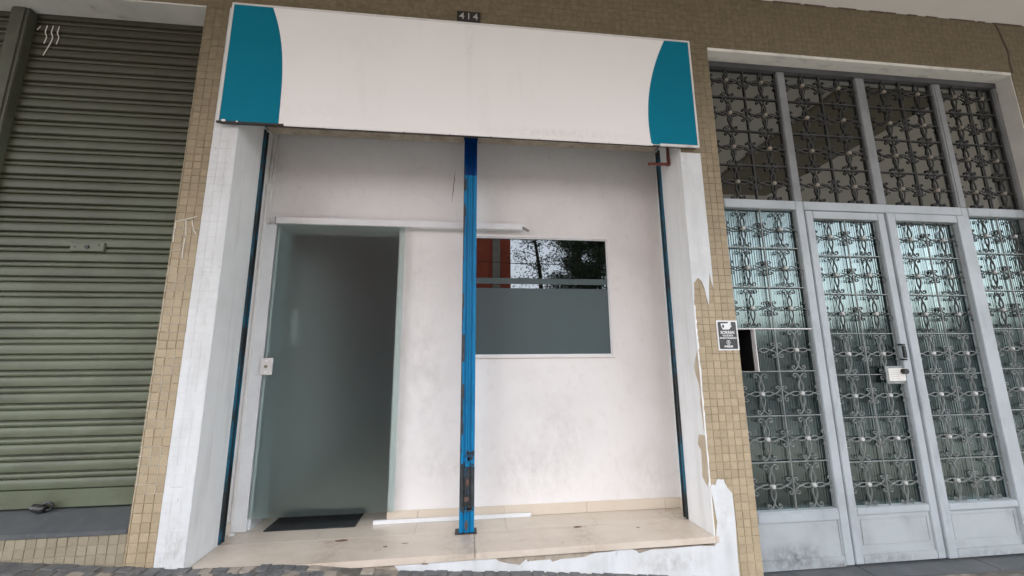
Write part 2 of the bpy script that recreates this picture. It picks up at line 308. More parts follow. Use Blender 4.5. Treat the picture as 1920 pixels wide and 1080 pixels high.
def build(mb, name, mat, parent=None, bev=0, smooth=False, pos=None, front=False):
    p0 = Vector(pos) if pos is not None else (ORG.get(parent.name, Vector()) if parent else Vector())
    return link(name, mb.mesh(name, p0, bev, smooth, front), mat, parent, p0)
def tag(o, label=None, cat=None, group=None, kind=None):
    if label: o['label'] = label
    if cat: o['category'] = cat
    if group: o['group'] = group
    if kind: o['kind'] = kind
    return o
def thing(name, label, cat, loc=(0, 0, 0), group=None):
    o = bpy.data.objects.new(name, None); COL.objects.link(o); o.empty_display_size = .1
    o.location = loc; ORG[o.name] = Vector(loc); return tag(o, label, cat, group)
def proj(x, y, z):
    d = Vector((x, y, z))-CAM; q = d.dot(fw)
    return (960+FPX*d.dot(RR)/q, 540-FPX*d.dot(UU)/q) if q > .05 else (-9999, -9999)
def jag(pts, amp, n=3, fix=()):
    """subdivide an outline with small random offsets (torn edge)"""
    out = []
    for i in range(len(pts)):
        a, b = Vector(pts[i]), Vector(pts[(i+1) % len(pts)])
        out.append(a)
        L = (b-a).length; k = max(1, int(L/.03)) if i not in fix else 1
        for j in range(1, k):
            q = a.lerp(b, j/k); out.append(q+Vector([random.uniform(-amp, amp) if abs((b-a)[c]) < 2 and pts[0][c] != pts[1][c] or True else 0 for c in range(len(a))]))
    return out
def text_mesh(s, size, parent, mat, pos, name='lettering', bold=0.):
    """raised flat lettering facing -y"""
    cu = bpy.data.curves.new('t', 'FONT'); cu.body = s; cu.size = size; cu.extrude = .0006; cu.align_x = 'CENTER'; cu.offset = bold
    ob = bpy.data.objects.new('t', cu); COL.objects.link(ob)
    dg = bpy.context.evaluated_depsgraph_get(); me = bpy.data.meshes.new_from_object(ob.evaluated_get(dg))
    bpy.data.objects.remove(ob)
    me.transform(Matrix.Rotation(R(90), 4, 'X')); me.materials.clear(); me.name = name
    return link(name, me, mat, parent, pos)

# ------------------------------------------------------------------ key dimensions
ZG = 3.462; ZC = 3.945; T = .29; B = .51; SH = .183; G = .0992
XL, X1, X2, X3, X5, X6 = -.3013, -.1506, 0., 3., 3.3013, 6.0565
GP = [(-30, 1.2), (-3, .25), (-.88, .097), (-.26, .036), (0, .010), (.5, .004), (.74, -.012), (1.09, -.06), (1.87, -.112), (2.51, -.167), (3.1, -.222), (3.6, -.262), (7, -.29), (30, -.6)]
def gz(x):
    for (a, za), (b, zb) in zip(GP, GP[1:]):
        if x <= b: return za+(zb-za)*(x-a)/(b-a)
    return GP[-1][1]

# ------------------------------------------------------------------ ground, road, far side
def sheet(xs, ys, zf, name, mat, parent=None):
    mb = MB()
    for y in ys:
        for x in xs: mb.v.append((x, y, zf(x, y)))
    k = len(xs)
    for j in range(len(ys)-1):
        for i in range(k-1): mb.f.append((j*k+i, j*k+i+1, (j+1)*k+i+1, (j+1)*k+i))
    return build(mb, name, mat, parent)
gx = sorted({p[0] for p in GP})
pav = sheet(gx, [-3.9, -1.2, -.0], lambda x, y: gz(x)-.004+y*.012, 'pavement', 'pave'); tag(pav, kind='structure')
kb = MB()
for a, b in zip(gx, gx[1:]):
    n = len(kb.v)
    za, zb = gz(a)-.047, gz(b)-.047
    kb.v += [(a, -3.9, za-.4), (b, -3.9, zb-.4), (b, -3.9, zb), (a, -3.9, za), (a, -4.05, za-.4), (b, -4.05, zb-.4), (b, -4.05, zb), (a, -4.05, za)]
    kb.f += [tuple(n+i for i in q) for q in ((7, 6, 2, 3), (4, 5, 6, 7), (0, 1, 2, 3))]
tag(build(kb, 'kerb', 'curb'), kind='structure')
tag(sheet([-400]+gx+[400], [-400, -12, -4.04], lambda x, y: (gz(x) if abs(x) < 50 else gz(30 if x > 0 else -30))-.17, 'road', 'asphalt'), kind='structure')
fp = sheet([-60, 0, 60], [-20, -11], lambda x, y: -.12 if x == 0 else (gz(30) if x > 0 else gz(-30)), 'far_pavement', 'curb')
fp.location.z = .05; tag(fp, kind='structure')

# paving stones: irregular mosaic stones, the front rows as parts, the rest joined
rest_d, rest_p = MB(), MB(); front = []
py = .068
def stone(mb, i, j, cx, cy, sx, sy, h):
    q = []
    for ax_, ay_ in ((-.46, -.46), (.05, -.50), (.47, -.44), (.46, .45), (-.02, .48), (-.47, .46)):
        q.append((cx+sx*(ax_+random.uniform(-.10, .10)), cy+sy*(ay_+random.uniform(-.09, .09))))
    z = lambda x, y: gz(x)+y*.012
    n = len(mb.v)
    mb.v += [(x, y, z(x, y)-.02) for x, y in q]+[(x, y, z(x, y)+h-.002) for x, y in q]+[(cx+(x-cx)*.9, cy+(y-cy)*.9, z(x, y)+h) for x, y in q]
    for a in range(6):
        b = (a+1) % 6
        mb.f += [(n+a, n+b, n+6+b, n+6+a), (n+6+a, n+6+b, n+12+b, n+12+a)]
    mb.f.append(tuple(n+12+a for a in range(6)))
cnt = 0
for j in range(30):
    y = -.035-j*py
    for i in range(-40, 62):
        x = i*py+random.uniform(-.012, .012)+(.03 if j % 2 else 0)
        yy = y+random.uniform(-.01, .01)
        if .45 < x < 1.15 and random.random() < .55: continue
        if yy > -.02: continue
        pale = random.random() < (.12 if x < .1 or x > 1.2 else .45)
        u, v = proj(x, yy, gz(x))
        near = 0 < u < 1920 and v < 1085 and cnt < 290
        args = (i, j, x, yy, py*random.uniform(.9, 1.05), py*random.uniform(.88, 1.02), random.uniform(.0005, .004))
        if near:
            mb = MB(); stone(mb, *args); front.append((mb, (x, yy, gz(x)), pale)); cnt += 1
        else: stone(rest_p if pale else rest_d, *args)
for mb, p, pale in front: build(mb, 'paving_stone', 'stone_pale' if pale else 'stone_dark', pav, pos=p)
tag(build(rest_d, 'paving_stone', 'stone_dark', pav), kind='stuff')
tag(build(rest_p, 'paving_stone', 'stone_pale', pav), kind='stuff')

# ------------------------------------------------------------------ the tiled facade
fac = thing('tiled_facade', 'beige mosaic tiled shopfront wall with white painted strips beside the teal and white sign', 'wall', (1.5, 0, 0))
build(MB().box(XL, X2-.012, .004, T+.018, -.5, ZG), 'pilaster', 'grout', fac)
build(MB().box(X3+.012, X5, .004, T+.018, -.6, ZG), 'pilaster', 'grout', fac)
build(MB().box(X6, 9.0, .004, .6, -.8, ZG), 'pilaster', 'grout', fac)
build(MB().box(-6, 9.0, .004, .6, ZG, 9), 'lintel', 'grout', fac)
build(MB().box(-6, XL, .004, SH+.3, -.2, .2), 'plinth', 'mortar', fac)
# reveals (painted inner sides of the shop opening)
build(MB().box(X2-.011, X2, .0015, T+.02, -.25, 3.3), 'painted_reveal', 'jamb_paint', fac)
build(MB().box(X3, X3+.011, .0015, T+.02, -.1, 3.3), 'painted_reveal', 'jamb_paint', fac)
build(MB().box(X6-.01, X6-.0005, .002, G+.12, -.6, ZG-.001), 'reveal_plaster', 'soffit', fac)
build(MB().box(-6, XL-.001, .002, SH+.25, ZG-.012, ZG-.0005), 'soffit', 'soffit', fac)
# marble soffit slabs of the gate opening
for k in range(7):
    a = X5+.001+k*(X6-X5-.002)/7
    build(MB().box(a+.001, a+(X6-X5)/7-.002, -.002, G+.10, ZG-.028, ZG-.002), 'soffit_slab', 'marble', fac, bev=.001)
# dark ragged gap where the canopy meets the wall, and the movement crack on the right
x = 2.6
while x < 7:
    l = random.uniform(.05, .3); h = random.uniform(.002, .011); build(MB().box(x, x+l, -.006, .006, ZC-h, ZC-.0005), 'joint_gap', 'crack', fac); x += l+random.uniform(0, .15)
cr = [(6.075, ZG), (6.07, 3.55), (6.085, 3.66), (6.06, 3.78), (6.045, 3.86), (6.02, ZC-.001)]
mb = MB(); mb.ribbon([(a, b) for a, b in cr], .012, .006, -.002); build(mb, 'crack', 'crack', fac)

regions = [(XL, X1-.002, -.12, ZG, 'p'), (X3-.0, X5, -.6, ZG, 'p'), (X6, 7.2, -.6, ZG, 'p'), (XL-5.7, 7.2, ZG, ZC, 'l'), (-3.2, XL, -.15, .218, 'b')]
tiles = []
for (a, b, z0, z1, kd) in regions:
    for i in range(int(math.floor(a/P)), int(math.ceil(b/P))):
        for k in range(int(math.floor(z0/P)), int(math.ceil(z1/P))):
            xa, xb, za, zb = max(a, i*P), min(b, (i+1)*P), max(z0, k*P), min(z1, (k+1)*P)
            if xb-xa < .008 or zb-za < .008: continue
            tiles.append((xa, xb, za, zb, kd))
def tarea(t):
    xa, xb, za, zb, kd = t
    if kd == 'b' and zb < gz((xa+xb)/2): return 0
    x, z = (xa+xb)/2, (za+zb)/2
    if z < gz(x) or (x < 3.3 and x > -.15 and 2.60 < z < 3.45): return 0
    u, v = proj((xa+xb)/2, 0, (za+zb)/2)
    if not (0 < u < 1920 and 0 < v < 1080): return 0
    if kd == 'p' and 3.0 < x < 3.15 and (z > 1.62 or z < .3): return 0
    p = [proj(xa, 0, za), proj(xb, 0, za), proj(xa, 0, zb)]
    return abs((p[1][0]-p[0][0])*(p[2][1]-p[0][1]))*(1.0 if kd != 'l' else .0)
tiles.sort(key=tarea, reverse=True)
full = [MB().cbox(-P/2+.0012, P/2-.0012, 0, .01, -P/2+.0012, P/2-.0012, .0016).mesh('tile') for _ in range(3)]
for n_, me in enumerate(full):
    rr = random.Random(n_)
    for v in me.vertices: v.co.x += rr.uniform(-.0008, .0008); v.co.z += rr.uniform(-.0008, .0008)
    me.materials.append(MAT['tile'])
lowfull = full[0].copy(); lowfull.materials.clear(); lowfull.materials.append(MAT['tile_low'])
rest = MB(); restlow = MB()
for n_, (xa, xb, za, zb, kd) in enumerate(tiles):
    dy = random.uniform(-.0012, .0012)
    c = ((xa+xb)/2, dy, (za+zb)/2)
    if n_ < 299:
        isfull = xb-xa > P-.001 and zb-za > P-.001
        if isfull:
            o = link('tile', lowfull if kd == 'b' else random.choice(full), None, fac, c)
            q = random.uniform(.965, .995); o.scale = (q, 1, random.uniform(.965, .995)); o.rotation_euler = (random.uniform(-.008, .008), random.uniform(-.012, .012), random.uniform(-.008, .008))
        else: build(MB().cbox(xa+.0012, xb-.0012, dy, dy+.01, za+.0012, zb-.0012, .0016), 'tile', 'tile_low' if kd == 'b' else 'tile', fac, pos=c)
    else:
        g_ = .0004 if kd == 'l' or za > 2.6 else .001
        if kd == 'l': dy *= .3
        (restlow if kd == 'b' else rest).cbox(xa+g_, xb-g_, dy, dy+.01, za+g_, zb-g_, .0005 if kd == 'l' else .0012)
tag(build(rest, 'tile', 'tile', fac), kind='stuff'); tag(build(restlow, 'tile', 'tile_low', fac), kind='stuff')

# white painted strip left of the opening, the painted tiles still showing their joints
mb = MB()
def painted_tiles(mb, x0, x1, z0, z1, inside=lambda x, z: True):
    z = z0
    while z < z1:
        zb = min(z+P, z1); x = x0
        while x < x1-.002:
            xb = min(x+P, x1)
            if inside((x+xb)/2, (z+zb)/2): 
                d = random.uniform(-.0008, .0008)
                mb.cbox(x+.0002, xb-.0002, -.0035+d, .003, z+.0002, zb-.0002, .0012)
            x = xb
        z = zb
painted_tiles(mb, X1, X2, -.1, ZG-.002)
mb.box(X1+.0005, X2-.0005, -.0022, .0030, -.1, ZG-.002)
wp = build(mb, 'painted_strip', 'white_paint', fac); wp['label'] = 'white paint over the small tiles'
# torn white paint at the top right of the opening
out = [(3.0, 2.56), (3.1556, 2.56), (3.1556, 2.2), (3.156, 1.9), (3.156, 1.66), (3.152, 1.565), (3.143, 1.60), (3.136, 1.67), (3.128, 1.62), (3.122, 1.57), (3.116, 1.50), (3.108, 1.44), (3.098, 1.49), (3.088, 1.56), (3.07, 1.61), (3.045, 1.63), (3.022, 1.60), (3.014, 1.60), (3.012, 1.54), (3.004, 1.46), (3.0, 1.44)]
build(MB().poly([(x, -.0045, z) for x, z in out], (0, .003, 0)), 'paint_sheet', 'white_paint', fac)
mb = MB(); painted_tiles(mb, X3+.001, 3.1545, 1.68, 2.55); build(mb, 'painted_strip', 'white_paint', fac)
# torn white sheet at the lower right that runs under the threshold
px = [(100, 512), (150, 495), (190, 500), (200, 492), (228, 496), (234, 508), (262, 506), (268, 486), (330, 482), (345, 487), (370, 490), (374, 480), (440, 476), (446, 484), (480, 474), (540, 470), (585, 475), (600, 490), (640, 500), (690, 506), (700, 510), (735, 480), (741, 496), (750, 490), (850, 482), (858, 494), (900, 480), (950, 476), (1010, 470), (1060, 452), (1130, 445), (1180, 436), (1240, 432), (1260, 440), (1275, 452), (1330, 435), (1420, 430), (1490, 424), (1560, 416), (1640, 418),
      (1644, 352), (1648, 300), (1638, 250), (1630, 200), (1616, 135), (1625, 122), (1640, 126), (1644, 103), (1652, 98), (1680, 100), (1684, 115), (1695, 135), (1720, 165), (1735, 300), (1745, 450), (1762, 640), (1600, 640), (1510, 600), (1400, 562), (1270, 545), (1150, 552), (1000, 542), (900, 536), (750, 536), (500, 538), (270, 536), (130, 534)]
def unproj(u, v, y):
    d = fw+RR*((u-960)/FPX)-UU*((v-540)/FPX); t = (y-CAM.y)/d.y; p = CAM+d*t; return p
pts = [unproj(700+a/2.56, 860+b/2.56, 0) for a, b in px]
pts = [(p.x, -.006, p.z if p.z > gz(p.x)+.012 else min(p.z, gz(p.x)-.01)) for p in pts]
build(MB().poly(pts, (0, .0035, 0)), 'paint_sheet', 'white_paint', fac)
# rough riser under the threshold
rs = MB(); rr = random.Random(3)
rs.box(.40, 3.0, .002, .28, -.45, -.036)
build(rs, 'riser', 'mortar', fac)
# chipped plaster on the right reveal
for poly in ([(-.0, 1.14), (.030, 1.09), (.055, 1.035), (.045, .987), (.018, .92), (.012, .841), (.022, .795), (.012, .72), (.006, .64), (0, .62)],
             [(0, .60), (.070, .595), (.09, .53), (.06, .50), (.062, .44), (.07, .336), (.045, .305), (.022, .29), (.0, .335)]):
    q = jag([Vector((X3-.0016, a, b)) for a, b in poly], .0, 2)
    q = [Vector((X3-.0016, p.y+random.uniform(-.002, .002) if p.y > .004 else .0012, p.z)) for p in q]
    build(MB().poly(q, (.0018, 0, 0)), 'bare_patch', 'chip', fac)
for z0, z1, wd in ((1.44, 1.14, .012), (1.14, .62, .010), (.62, .32, .008)):
    q = [Vector((X3-.002, -.0062, z0))]; n_ = 14
    for i in range(n_+1): q.append(Vector((X3+random.uniform(.002, wd), -.0062, z0+(z1-z0)*i/n_)))
    q.append(Vector((X3-.002, -.0062, z1)))
    build(MB().poly(q, (0, .004, 0)), 'paint_edge', 'jamb_paint', fac)
# thin white grout lines left standing proud on the left pilaster, plus chalk scribble
gl = MB()
rg = random.Random(11)
for k in range(int(.42/P), int(1.95/P)):
    if rg.random() < .75:
        a = XL+rg.choice([0, 0, .04, .06]); b = X1-.004-rg.choice([0, 0, .03]); gl.box(a, b, -.0022, .001, k*P-.0009, k*P+.0009)
for i in range(int(math.ceil(XL/P)), int(X1/P)+1):
    for k in range(int(.42/P), int(1.95/P)):
        if rg.random() < .45 and XL < i*P < X1: gl.box(i*P-.0009, i*P+.0009, -.0021, .001, k*P, (k+1)*P)
tag(build(gl, 'white_joint', 'grout_w', fac), kind='stuff')
sc = MB()
for pts_ in ([(-.285, 1.93), (-.24, 1.945), (-.175, 1.965)], [(-.235, 1.945), (-.225, 1.87), (-.222, 1.84)], [(-.29, 1.92), (-.291, 1.85), (-.288, 1.80)], [(-.225, 1.83), (-.228, 1.76), (-.224, 1.70)], [(-.20, 1.94), (-.185, 1.88), (-.165, 1.85)]):
    sc.ribbon(pts_, .006, .002, -.0028)
build(sc, 'chalk_mark', 'scratch', fac)
sc = MB()
for a, b, c, d in ((-.11, 1.62, -.04, 1.618), (-.12, .42, -.06, .417), (-.072, .36, -.071, .345)):
    if a < 0: sc.ribbon([(a, b), (c, d)], .0014, .001, -.0052)
build(sc, 'scratch', 'crack_soft', fac)
# canopy slab over the pavement
can = MB().box(-12, 14, -3.72, .003, ZC, ZC+.22); cs = tag(build(can, 'canopy_slab', 'canopy'), 'cream painted concrete canopy jutting out over the pavement above the shopfront', 'canopy')
build(MB().box(5.42, 6.70, -3.30, -.56, ZC-.05, ZC-.0005), 'downstand_panel', 'pillar', cs, bev=.004)

# ------------------------------------------------------------------ recess of the shop: back wall, floor, skirting
bw = thing('shop_back_wall', 'scuffed cream plaster wall with the door and window, set back behind the blue post', 'wall', (1.5, B, 0))
D0, D1, DZ = .078, .945, 2.09      # door opening
W0, W1, WZ0, WZ1 = 1.47, 2.622, 1.098, 2.066   # window opening
w_ = MB()
w_.box(-.03, D0, B, B+.14, 0, 3.3); w_.box(D0, D1, B, B+.14, DZ, 3.3); w_.box(D1, W0, B, B+.14, 0, 3.3)
w_.box(W0, W1, B, B+.14, 0, WZ0); w_.box(W0, W1, B, B+.14, WZ1, 3.3); w_.box(W1, 3.07, B, B+.14, 0, 3.3)
build(w_, 'plaster', 'plaster', bw)
build(MB().box(-.29, -.03, T+.0185, B+.14, -.5, 3.3), 'return_wall', 'plaster', bw)
build(MB().box(3.07, 3.29, T+.0185, B+.14, -.5, 3.3), 'return_wall', 'plaster', bw)
build(MB().box(-.03, 0.0, B-.035, B, 0.0, 3.3).box(-.03, -.008, B-.06, B-.035, 0, 2.4), 'corner_pier', 'plaster', bw, bev=.006)
build(MB().box(-.2, 3.2, .02, B+.14, 3.0, 3.3), 'recess_ceiling', 'soffit', bw)
xs = [D1+.0, 1.155, 1.751, 2.349, 2.941, 3.058]
for a, b in zip(xs, xs[1:]): build(MB().cbox(a+.001, b-.001, B-.011, B+.001, .001, .072, .0015), 'skirting_tile', 'skirting', bw)
build(MB().box(-.03, -.019, T+.03, B-.062, .001, .072), 'skirting_tile', 'skirting', bw)
build(MB().box(3.058, 3.07, T+.03, B-.001, .001, .072), 'skirting_tile', 'skirting', bw)
# hairline crack and marks
ck = MB(); pts_ = [(1.366, 2.60), (1.360, 2.55), (1.362, 2.52), (1.352, 2.47), (1.354, 2.43), (1.345, 2.38), (1.343, 2.32)]
ck.loft([[(x-wd, B-.0008, z), (x+wd, B-.0008, z), (x+wd, B+.001, z), (x-wd, B+.001, z)] for (x, z), wd in zip(pts_, (.0005, .0018, .003, .0022, .003, .0016, .0005))])
build(ck, 'crack', 'crack', bw); ck = MB()
pts_ = [(.006, 2.86), (.012, 2.80), (.006, 2.72), (-.002, 2.62), (-.0, 2.55), (-.008, 2.46)]
ck.loft([[(x-.002, B-.0365, z), (x+.0015, B-.0365, z), (x+.0015, B-.034, z), (x-.002, B-.034, z)] for x, z in pts_])
build(ck, 'crack', 'crack_soft', bw)
# window: frame, tinted glass, film
wf = MB(); fo = .024
def frame(mb, x0, x1, z0, z1, y0, y1, wd):
    mb.box(x0, x0+wd, y0, y1, z0, z1); mb.box(x1-wd, x1, y0, y1, z0, z1)
    mb.box(x0+wd, x1-wd, y0+.0003, y1, z0, z0+wd); mb.box(x0+wd, x1-wd, y0+.0003, y1, z1-wd, z1)
frame(wf, W0, W1, WZ0, WZ1, B-.014, B+.05, .020)
win = build(wf, 'window', 'frame_white', bw, bev=.0015)
f2 = MB(); frame(f2, W0+.0205, W1-.0205, WZ0+.0205, WZ1-.0205, B-.002, B+.03, .0075)
sl_ = MB(); frame(sl_, W0-.004, W1+.004, WZ0-.004, WZ1+.004, B-.0012, B+.001, .0039); build(sl_, 'sealant', 'chip', win)
build(f2, 'sash', 'alu', win)
gy = B+.012
build(MB().box(W0+.026, W1-.026, gy, gy+.004, WZ0+.026, WZ1-.026), 'glass', 'clear', win)
fl = MB().box(W0+.0265, W1-.0265, gy-.0016, gy-.0004, WZ0+.0265, 1.637); build(fl, 'frosted_film', 'frost_window', win)
fl = MB().box(W0+.0265, W1-.0265, gy-.0016, gy-.0004, 1.671, 1.717); build(fl, 'frosted_film', 'frost_window', win)
# floor
fl = tag(build(MB().box(-.03, 3.07, .05, 4.2, -.06, -.006), 'shop_floor', 'mortar'), kind='structure')
xj = [-.029, .560, 1.157, 1.751, 2.36, 2.95, 3.069]
for a, b in zip(xj, xj[1:]):
    build(MB().box(a+.0008, b-.0008, T+.0, B-.05, -.006, 0), 'floor_tile', 'stone_floor', fl, bev=.0006)
for j in range(6):
    for a, b in zip(xj, xj[1:]):
        build(MB().box(a+.0008, b-.0008, B-.049+j*.6, B-.051+(j+1)*.6, -.006, 0), 'floor_tile', 'stone_floor', fl, bev=.0006)
# threshold: two travertine slabs
th = thing('threshold_slab', 'worn beige stone threshold across the front of the shop opening', 'step', (1.5, .1, 0))
def slab(a, b, za, zb, ya, yb):
    mb = MB(); n = 0; t = .036
    for (x, z, y) in ((a, za, ya), (b, zb, yb)):
        mb.v += [(x, y, z-t), (x, y, z), (x, T-.001, 0.0005), (x, T-.001, -t)]
    mb.f = [(0, 1, 5, 4), (1, 2, 6, 5), (2, 3, 7, 6), (3, 0, 4, 7), (0, 3, 2, 1), (4, 5, 6, 7)]
    return mb
build(slab(.004, 1.535, -.004, .004, -.012, -.014), 'stone_slab', 'travertine', th, bev=.003)
build(slab(1.538, 2.998, .004, .014, -.014, -.018), 'stone_slab', 'travertine', th, bev=.003)
build(slab(2.9985, 3.024, .014, .0145, -.018, -.018).__class__().box(2.9985, 3.022, -.018, -.0005, -.022, .0145), 'slab_end', 'travertine', th, bev=.003)
def decal(mb, cx, cy, rx, ry, z, n=12, rnd=None):
    q = [(cx+rx*math.cos(2*math.pi*j/n)*(1+random.uniform(-.15, .15)), cy+ry*math.sin(2*math.pi*j/n)*(1+random.uniform(-.15, .15)), z) for j in range(n)]
    mb.poly(q, (0, 0, .0006))
mb = MB(); decal(mb, .724, .262, .040, .016, .0002); decal(mb, 2.215, .266, .030, .014, .0012); decal(mb, 1.01, .14, .014, .007, .002); decal(mb, 1.12, .17, .02, .004, .002); decal(mb, 2.60, .2, .012, .006, .004)
build(mb, 'rust_stain', 'stain', th)
mb = MB(); decal(mb, .735, .264, .018, .009, .001); decal(mb, 2.213, .268, .018, .009, .002); build(mb, 'bolt_hole', 'crack', th)

# ------------------------------------------------------------------ blue frame: tracks, centre post, header beam
def track(name, label, xs_, sgn):
    t = thing(name, label, 'shutter track', (xs_, T, 0))
    x0, x1 = sorted((xs_, xs_+sgn*.014)); xt = sorted((xs_, xs_+sgn*.006))
    build(MB().box(x0, x1, T-.004, T+.006, .003, 2.74), 'front_flange', 'track', t, bev=.001)
    build(MB().box(x0, x1, T+.034, T+.044, .003, 2.74), 'rear_flange', 'track', t, bev=.001)
    build(MB().box(xt[0], xt[1], T+.006, T+.034, .003, 2.74), 'web', 'dark_metal', t)
    return t
track('shutter_track', 'thin blue steel shutter track fixed to the left reveal of the shop opening', 0.0, 1)
track('shutter_track', 'thin blue steel shutter track fixed to the right reveal of the shop opening', 3.0, -1)
post = thing('blue_post', 'blue ribbed steel post with scorched rusty base standing in the middle of the opening', 'post', (1.488, T, 0))
def post_prof(z, ox=0.):
    q = [(-.048, -.030), (-.026, -.030), (-.024, -.022), (-.014, -.022), (-.012, -.032), (-.002, -.032), (-.001, -.026), (.001, -.026), (.002, -.032), (.012, -.032), (.014, -.022), (.024, -.022), (.026, -.030), (.046, -.030), (.048, -.028), (.048, .030), (-.048, .030)]
    return [(1.488+a+ox, T+b, z) for a, b in q]
for z0, z1, mt, nm in ((.001, .155, 'blue', 'post_foot'), (.155, .40, 'blue_burnt', 'scorched_section'), (.40, 2.44, 'blue', 'post_shaft'), (2.44, 2.741, 'blue_shaded', 'post_top')):
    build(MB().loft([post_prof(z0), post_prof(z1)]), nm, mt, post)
build(MB().box(1.415, 1.553, T-.045, T+.04, .0012, .007), 'base_plate', 'dark_metal', post, bev=.001)
mb = MB(); mb.disc((1.486, .205), .017, T-.036, T-.030, 10); mb.disc((1.490, .305), .013, T-.036, T-.030, 9, sz=1.9); mb.disc((1.486, .05), .010, T-.0345, T-.030, 9, sz=3)
build(mb, 'rust_patch', 'rust', post)
mb = MB()
for k in range(34):
    top_ = k < 20; x = 1.488+random.uniform(-.046, .040); z = random.uniform(.395, .56)**1 if top_ else random.uniform(.12, .16)
    if top_: z = .39+abs(random.gauss(0, .07))
    wd = random.uniform(.004, .018); mb.box(x, min(x+wd, 1.5355), T-.0330, T-.026, z, z+random.uniform(.006, .03))
tag(build(mb, 'scorch_flakes', 'blue_burnt', post), kind='stuff')
# the burnt left edge of the post
mb = MB(); z = .40
while z < 2.5:
    l = random.uniform(.03, .12); wd = random.uniform(.004, .022)*(1 if random.random() < .7 else .2); mb.box(1.4395, 1.4395+wd+.001, T-.0312, T-.029, z, z+l); z += l
build(mb, 'flaked_edge', 'blue_burnt', post)
hb = thing('header_beam', 'dark blue steel header beam across the top of the shop opening, tucked under the sign', 'beam', (1.5, T, 2.75))
build(MB().box(.0, 3.0, T-.03, T+.05, 2.765, 3.0), 'beam', 'blue_dark', hb, bev=.003)
build(MB().box(.03, 1.435, T-.034, T+.055, 2.742, 2.764).box(1.541, 2.975, T-.034, T+.055, 2.752, 2.764), 'bottom_lip', 'mortar', hb, bev=.002)
# red pipe bracket
rp = thing('pipe_bracket', 'bent rust red pipe poking out below the right end of the sign', 'pipe', (3.02, .15, 2.6))
build(MB().tube([(2.83, .15, 2.540), (2.95, .15, 2.545), (3.00, .15, 2.548)], .0115, 8), 'pipe_arm', 'rust_paint', rp, smooth=True)
build(MB().tube([(2.994, .15, 2.546), (2.990, .15, 2.60), (2.975, .12, 2.70)], .0125, 8), 'pipe_riser', 'rust_paint', rp, smooth=True)
build(MB().tube([(2.975, .15, 2.546), (3.004, .15, 2.548)], .0150, 8), 'elbow', 'rust_paint', rp, smooth=True)

# ------------------------------------------------------------------ sign board
sg = thing('sign_board', 'long blank white sign board with curved teal ends above the shop opening', 'sign', (1.5, -.03, 2.58))
SX0, SX1, SZ0, SZ1, SY = -.1115, 3.128, 2.582, 3.4595, -.045
build(MB().box(SX0+.004, SX1-.004, SY+.006, -.006, SZ0+.008, SZ1-.004), 'sign_box', 'dark_metal', sg)
build(MB().box(SX0+.012, SX1-.012, SY+.001, SY+.0055, SZ0+.004, SZ1-.012), 'sign_face', 'sign_white', sg)
def arcpts(p0, p1, p2, p3, n=18):
    out = []
    for i in range(n+1):
        t = i/n
        # Catmull-like cubic through four points (Lagrange on z)
        zs = [p[1] for p in (p0, p1, p2, p3)]; z = zs[0]+(zs[3]-zs[0])*t; x = 0
        for k, p in enumerate((p0, p1, p2, p3)):
            L = 1
            for m_ in range(4):
                if m_ != k: L *= (z-zs[m_])/(zs[k]-zs[m_])
            x += p[0]*L
        out.append((x, z))
    return out
q = arcpts((.145, 3.447), (.221, 3.181), (.246, 2.982), (.257, 2.589))
build(MB().poly([(SX0+.013, SY-.0004, 3.447)]+[(x, SY-.0004, z) for x, z in q]+[(SX0+.013, SY-.0004, 2.589)], (0, .0012, 0)), 'teal_panel', 'sign_teal', sg)
q = arcpts((2.927, 3.447), (2.806, 3.13), (2.766, 2.926), (2.766, 2.589))
build(MB().poly([(SX1-.013, SY-.0004, 3.447)]+[(x, SY-.0004, z) for x, z in q]+[(SX1-.013, SY-.0004, 2.589)], (0, .0012, 0)), 'teal_panel', 'sign_teal', sg)
fm = MB()
fm.box(SX0, SX1, SY-.004, SY+.012, SZ1-.014, SZ1)
build(fm, 'top_frame', 'sign_frame', sg, bev=.002)
build(MB().box(SX0, SX0+.014, SY-.0045, SY+.012, SZ0+.004, SZ1-.0142), 'side_frame', 'sign_frame', sg, bev=.002)
build(MB().box(SX1-.014, SX1, SY-.0045, SY+.012, SZ0+.0145, SZ1-.0142), 'side_frame', 'sign_frame', sg, bev=.002)
build(MB().box(2.83, SX1, SY-.0045, SY+.012, SZ0-.002, SZ0+.0142), 'bottom_frame', 'sign_frame', sg, bev=.002)
build(MB().box(SX0-.002, .29, SY-.003, SY+.012, SZ0-.004, SZ0+.0072), 'bare_bottom_edge', 'dark_metal', sg)
# turned-under lower edge of the white sheet, with folds
mb = MB(); x = .29
while x < 2.77:
    l = min(random.uniform(.18, .34), 2.775-x); d = random.uniform(0, .003); mb.box(x, x+l-.0015, SY-.003-d, SY+.004, SZ0-.004-d, SZ0+.012); x += l
build(mb, 'folded_edge', 'sign_white', sg, bev=.003)
mb = MB(); mb.disc((-.07, SZ0+.010), .008, SY-.0045, SY-.003, 8, sx=1.8); mb.disc((.01, SZ0+.006), .005, SY-.0045, SY-.003, 8, sx=1.2); build(mb, 'chipped_spot', 'sign_white', sg)
# number plate
npl = thing('number_plate', 'small black house number plate reading 414, half behind the top edge of the sign', 'number plate', (1.46, -.01, 3.55))
build(MB().box(1.377, 1.545, -.012, -.002, 3.488, 3.585), 'plate', 'plate', npl, bev=.002)
for k, chs in enumerate('414'): text_mesh(chs, .075, npl, 'numeral', (1.412+k*.049, -.0125, 3.517), 'numeral', .0006)

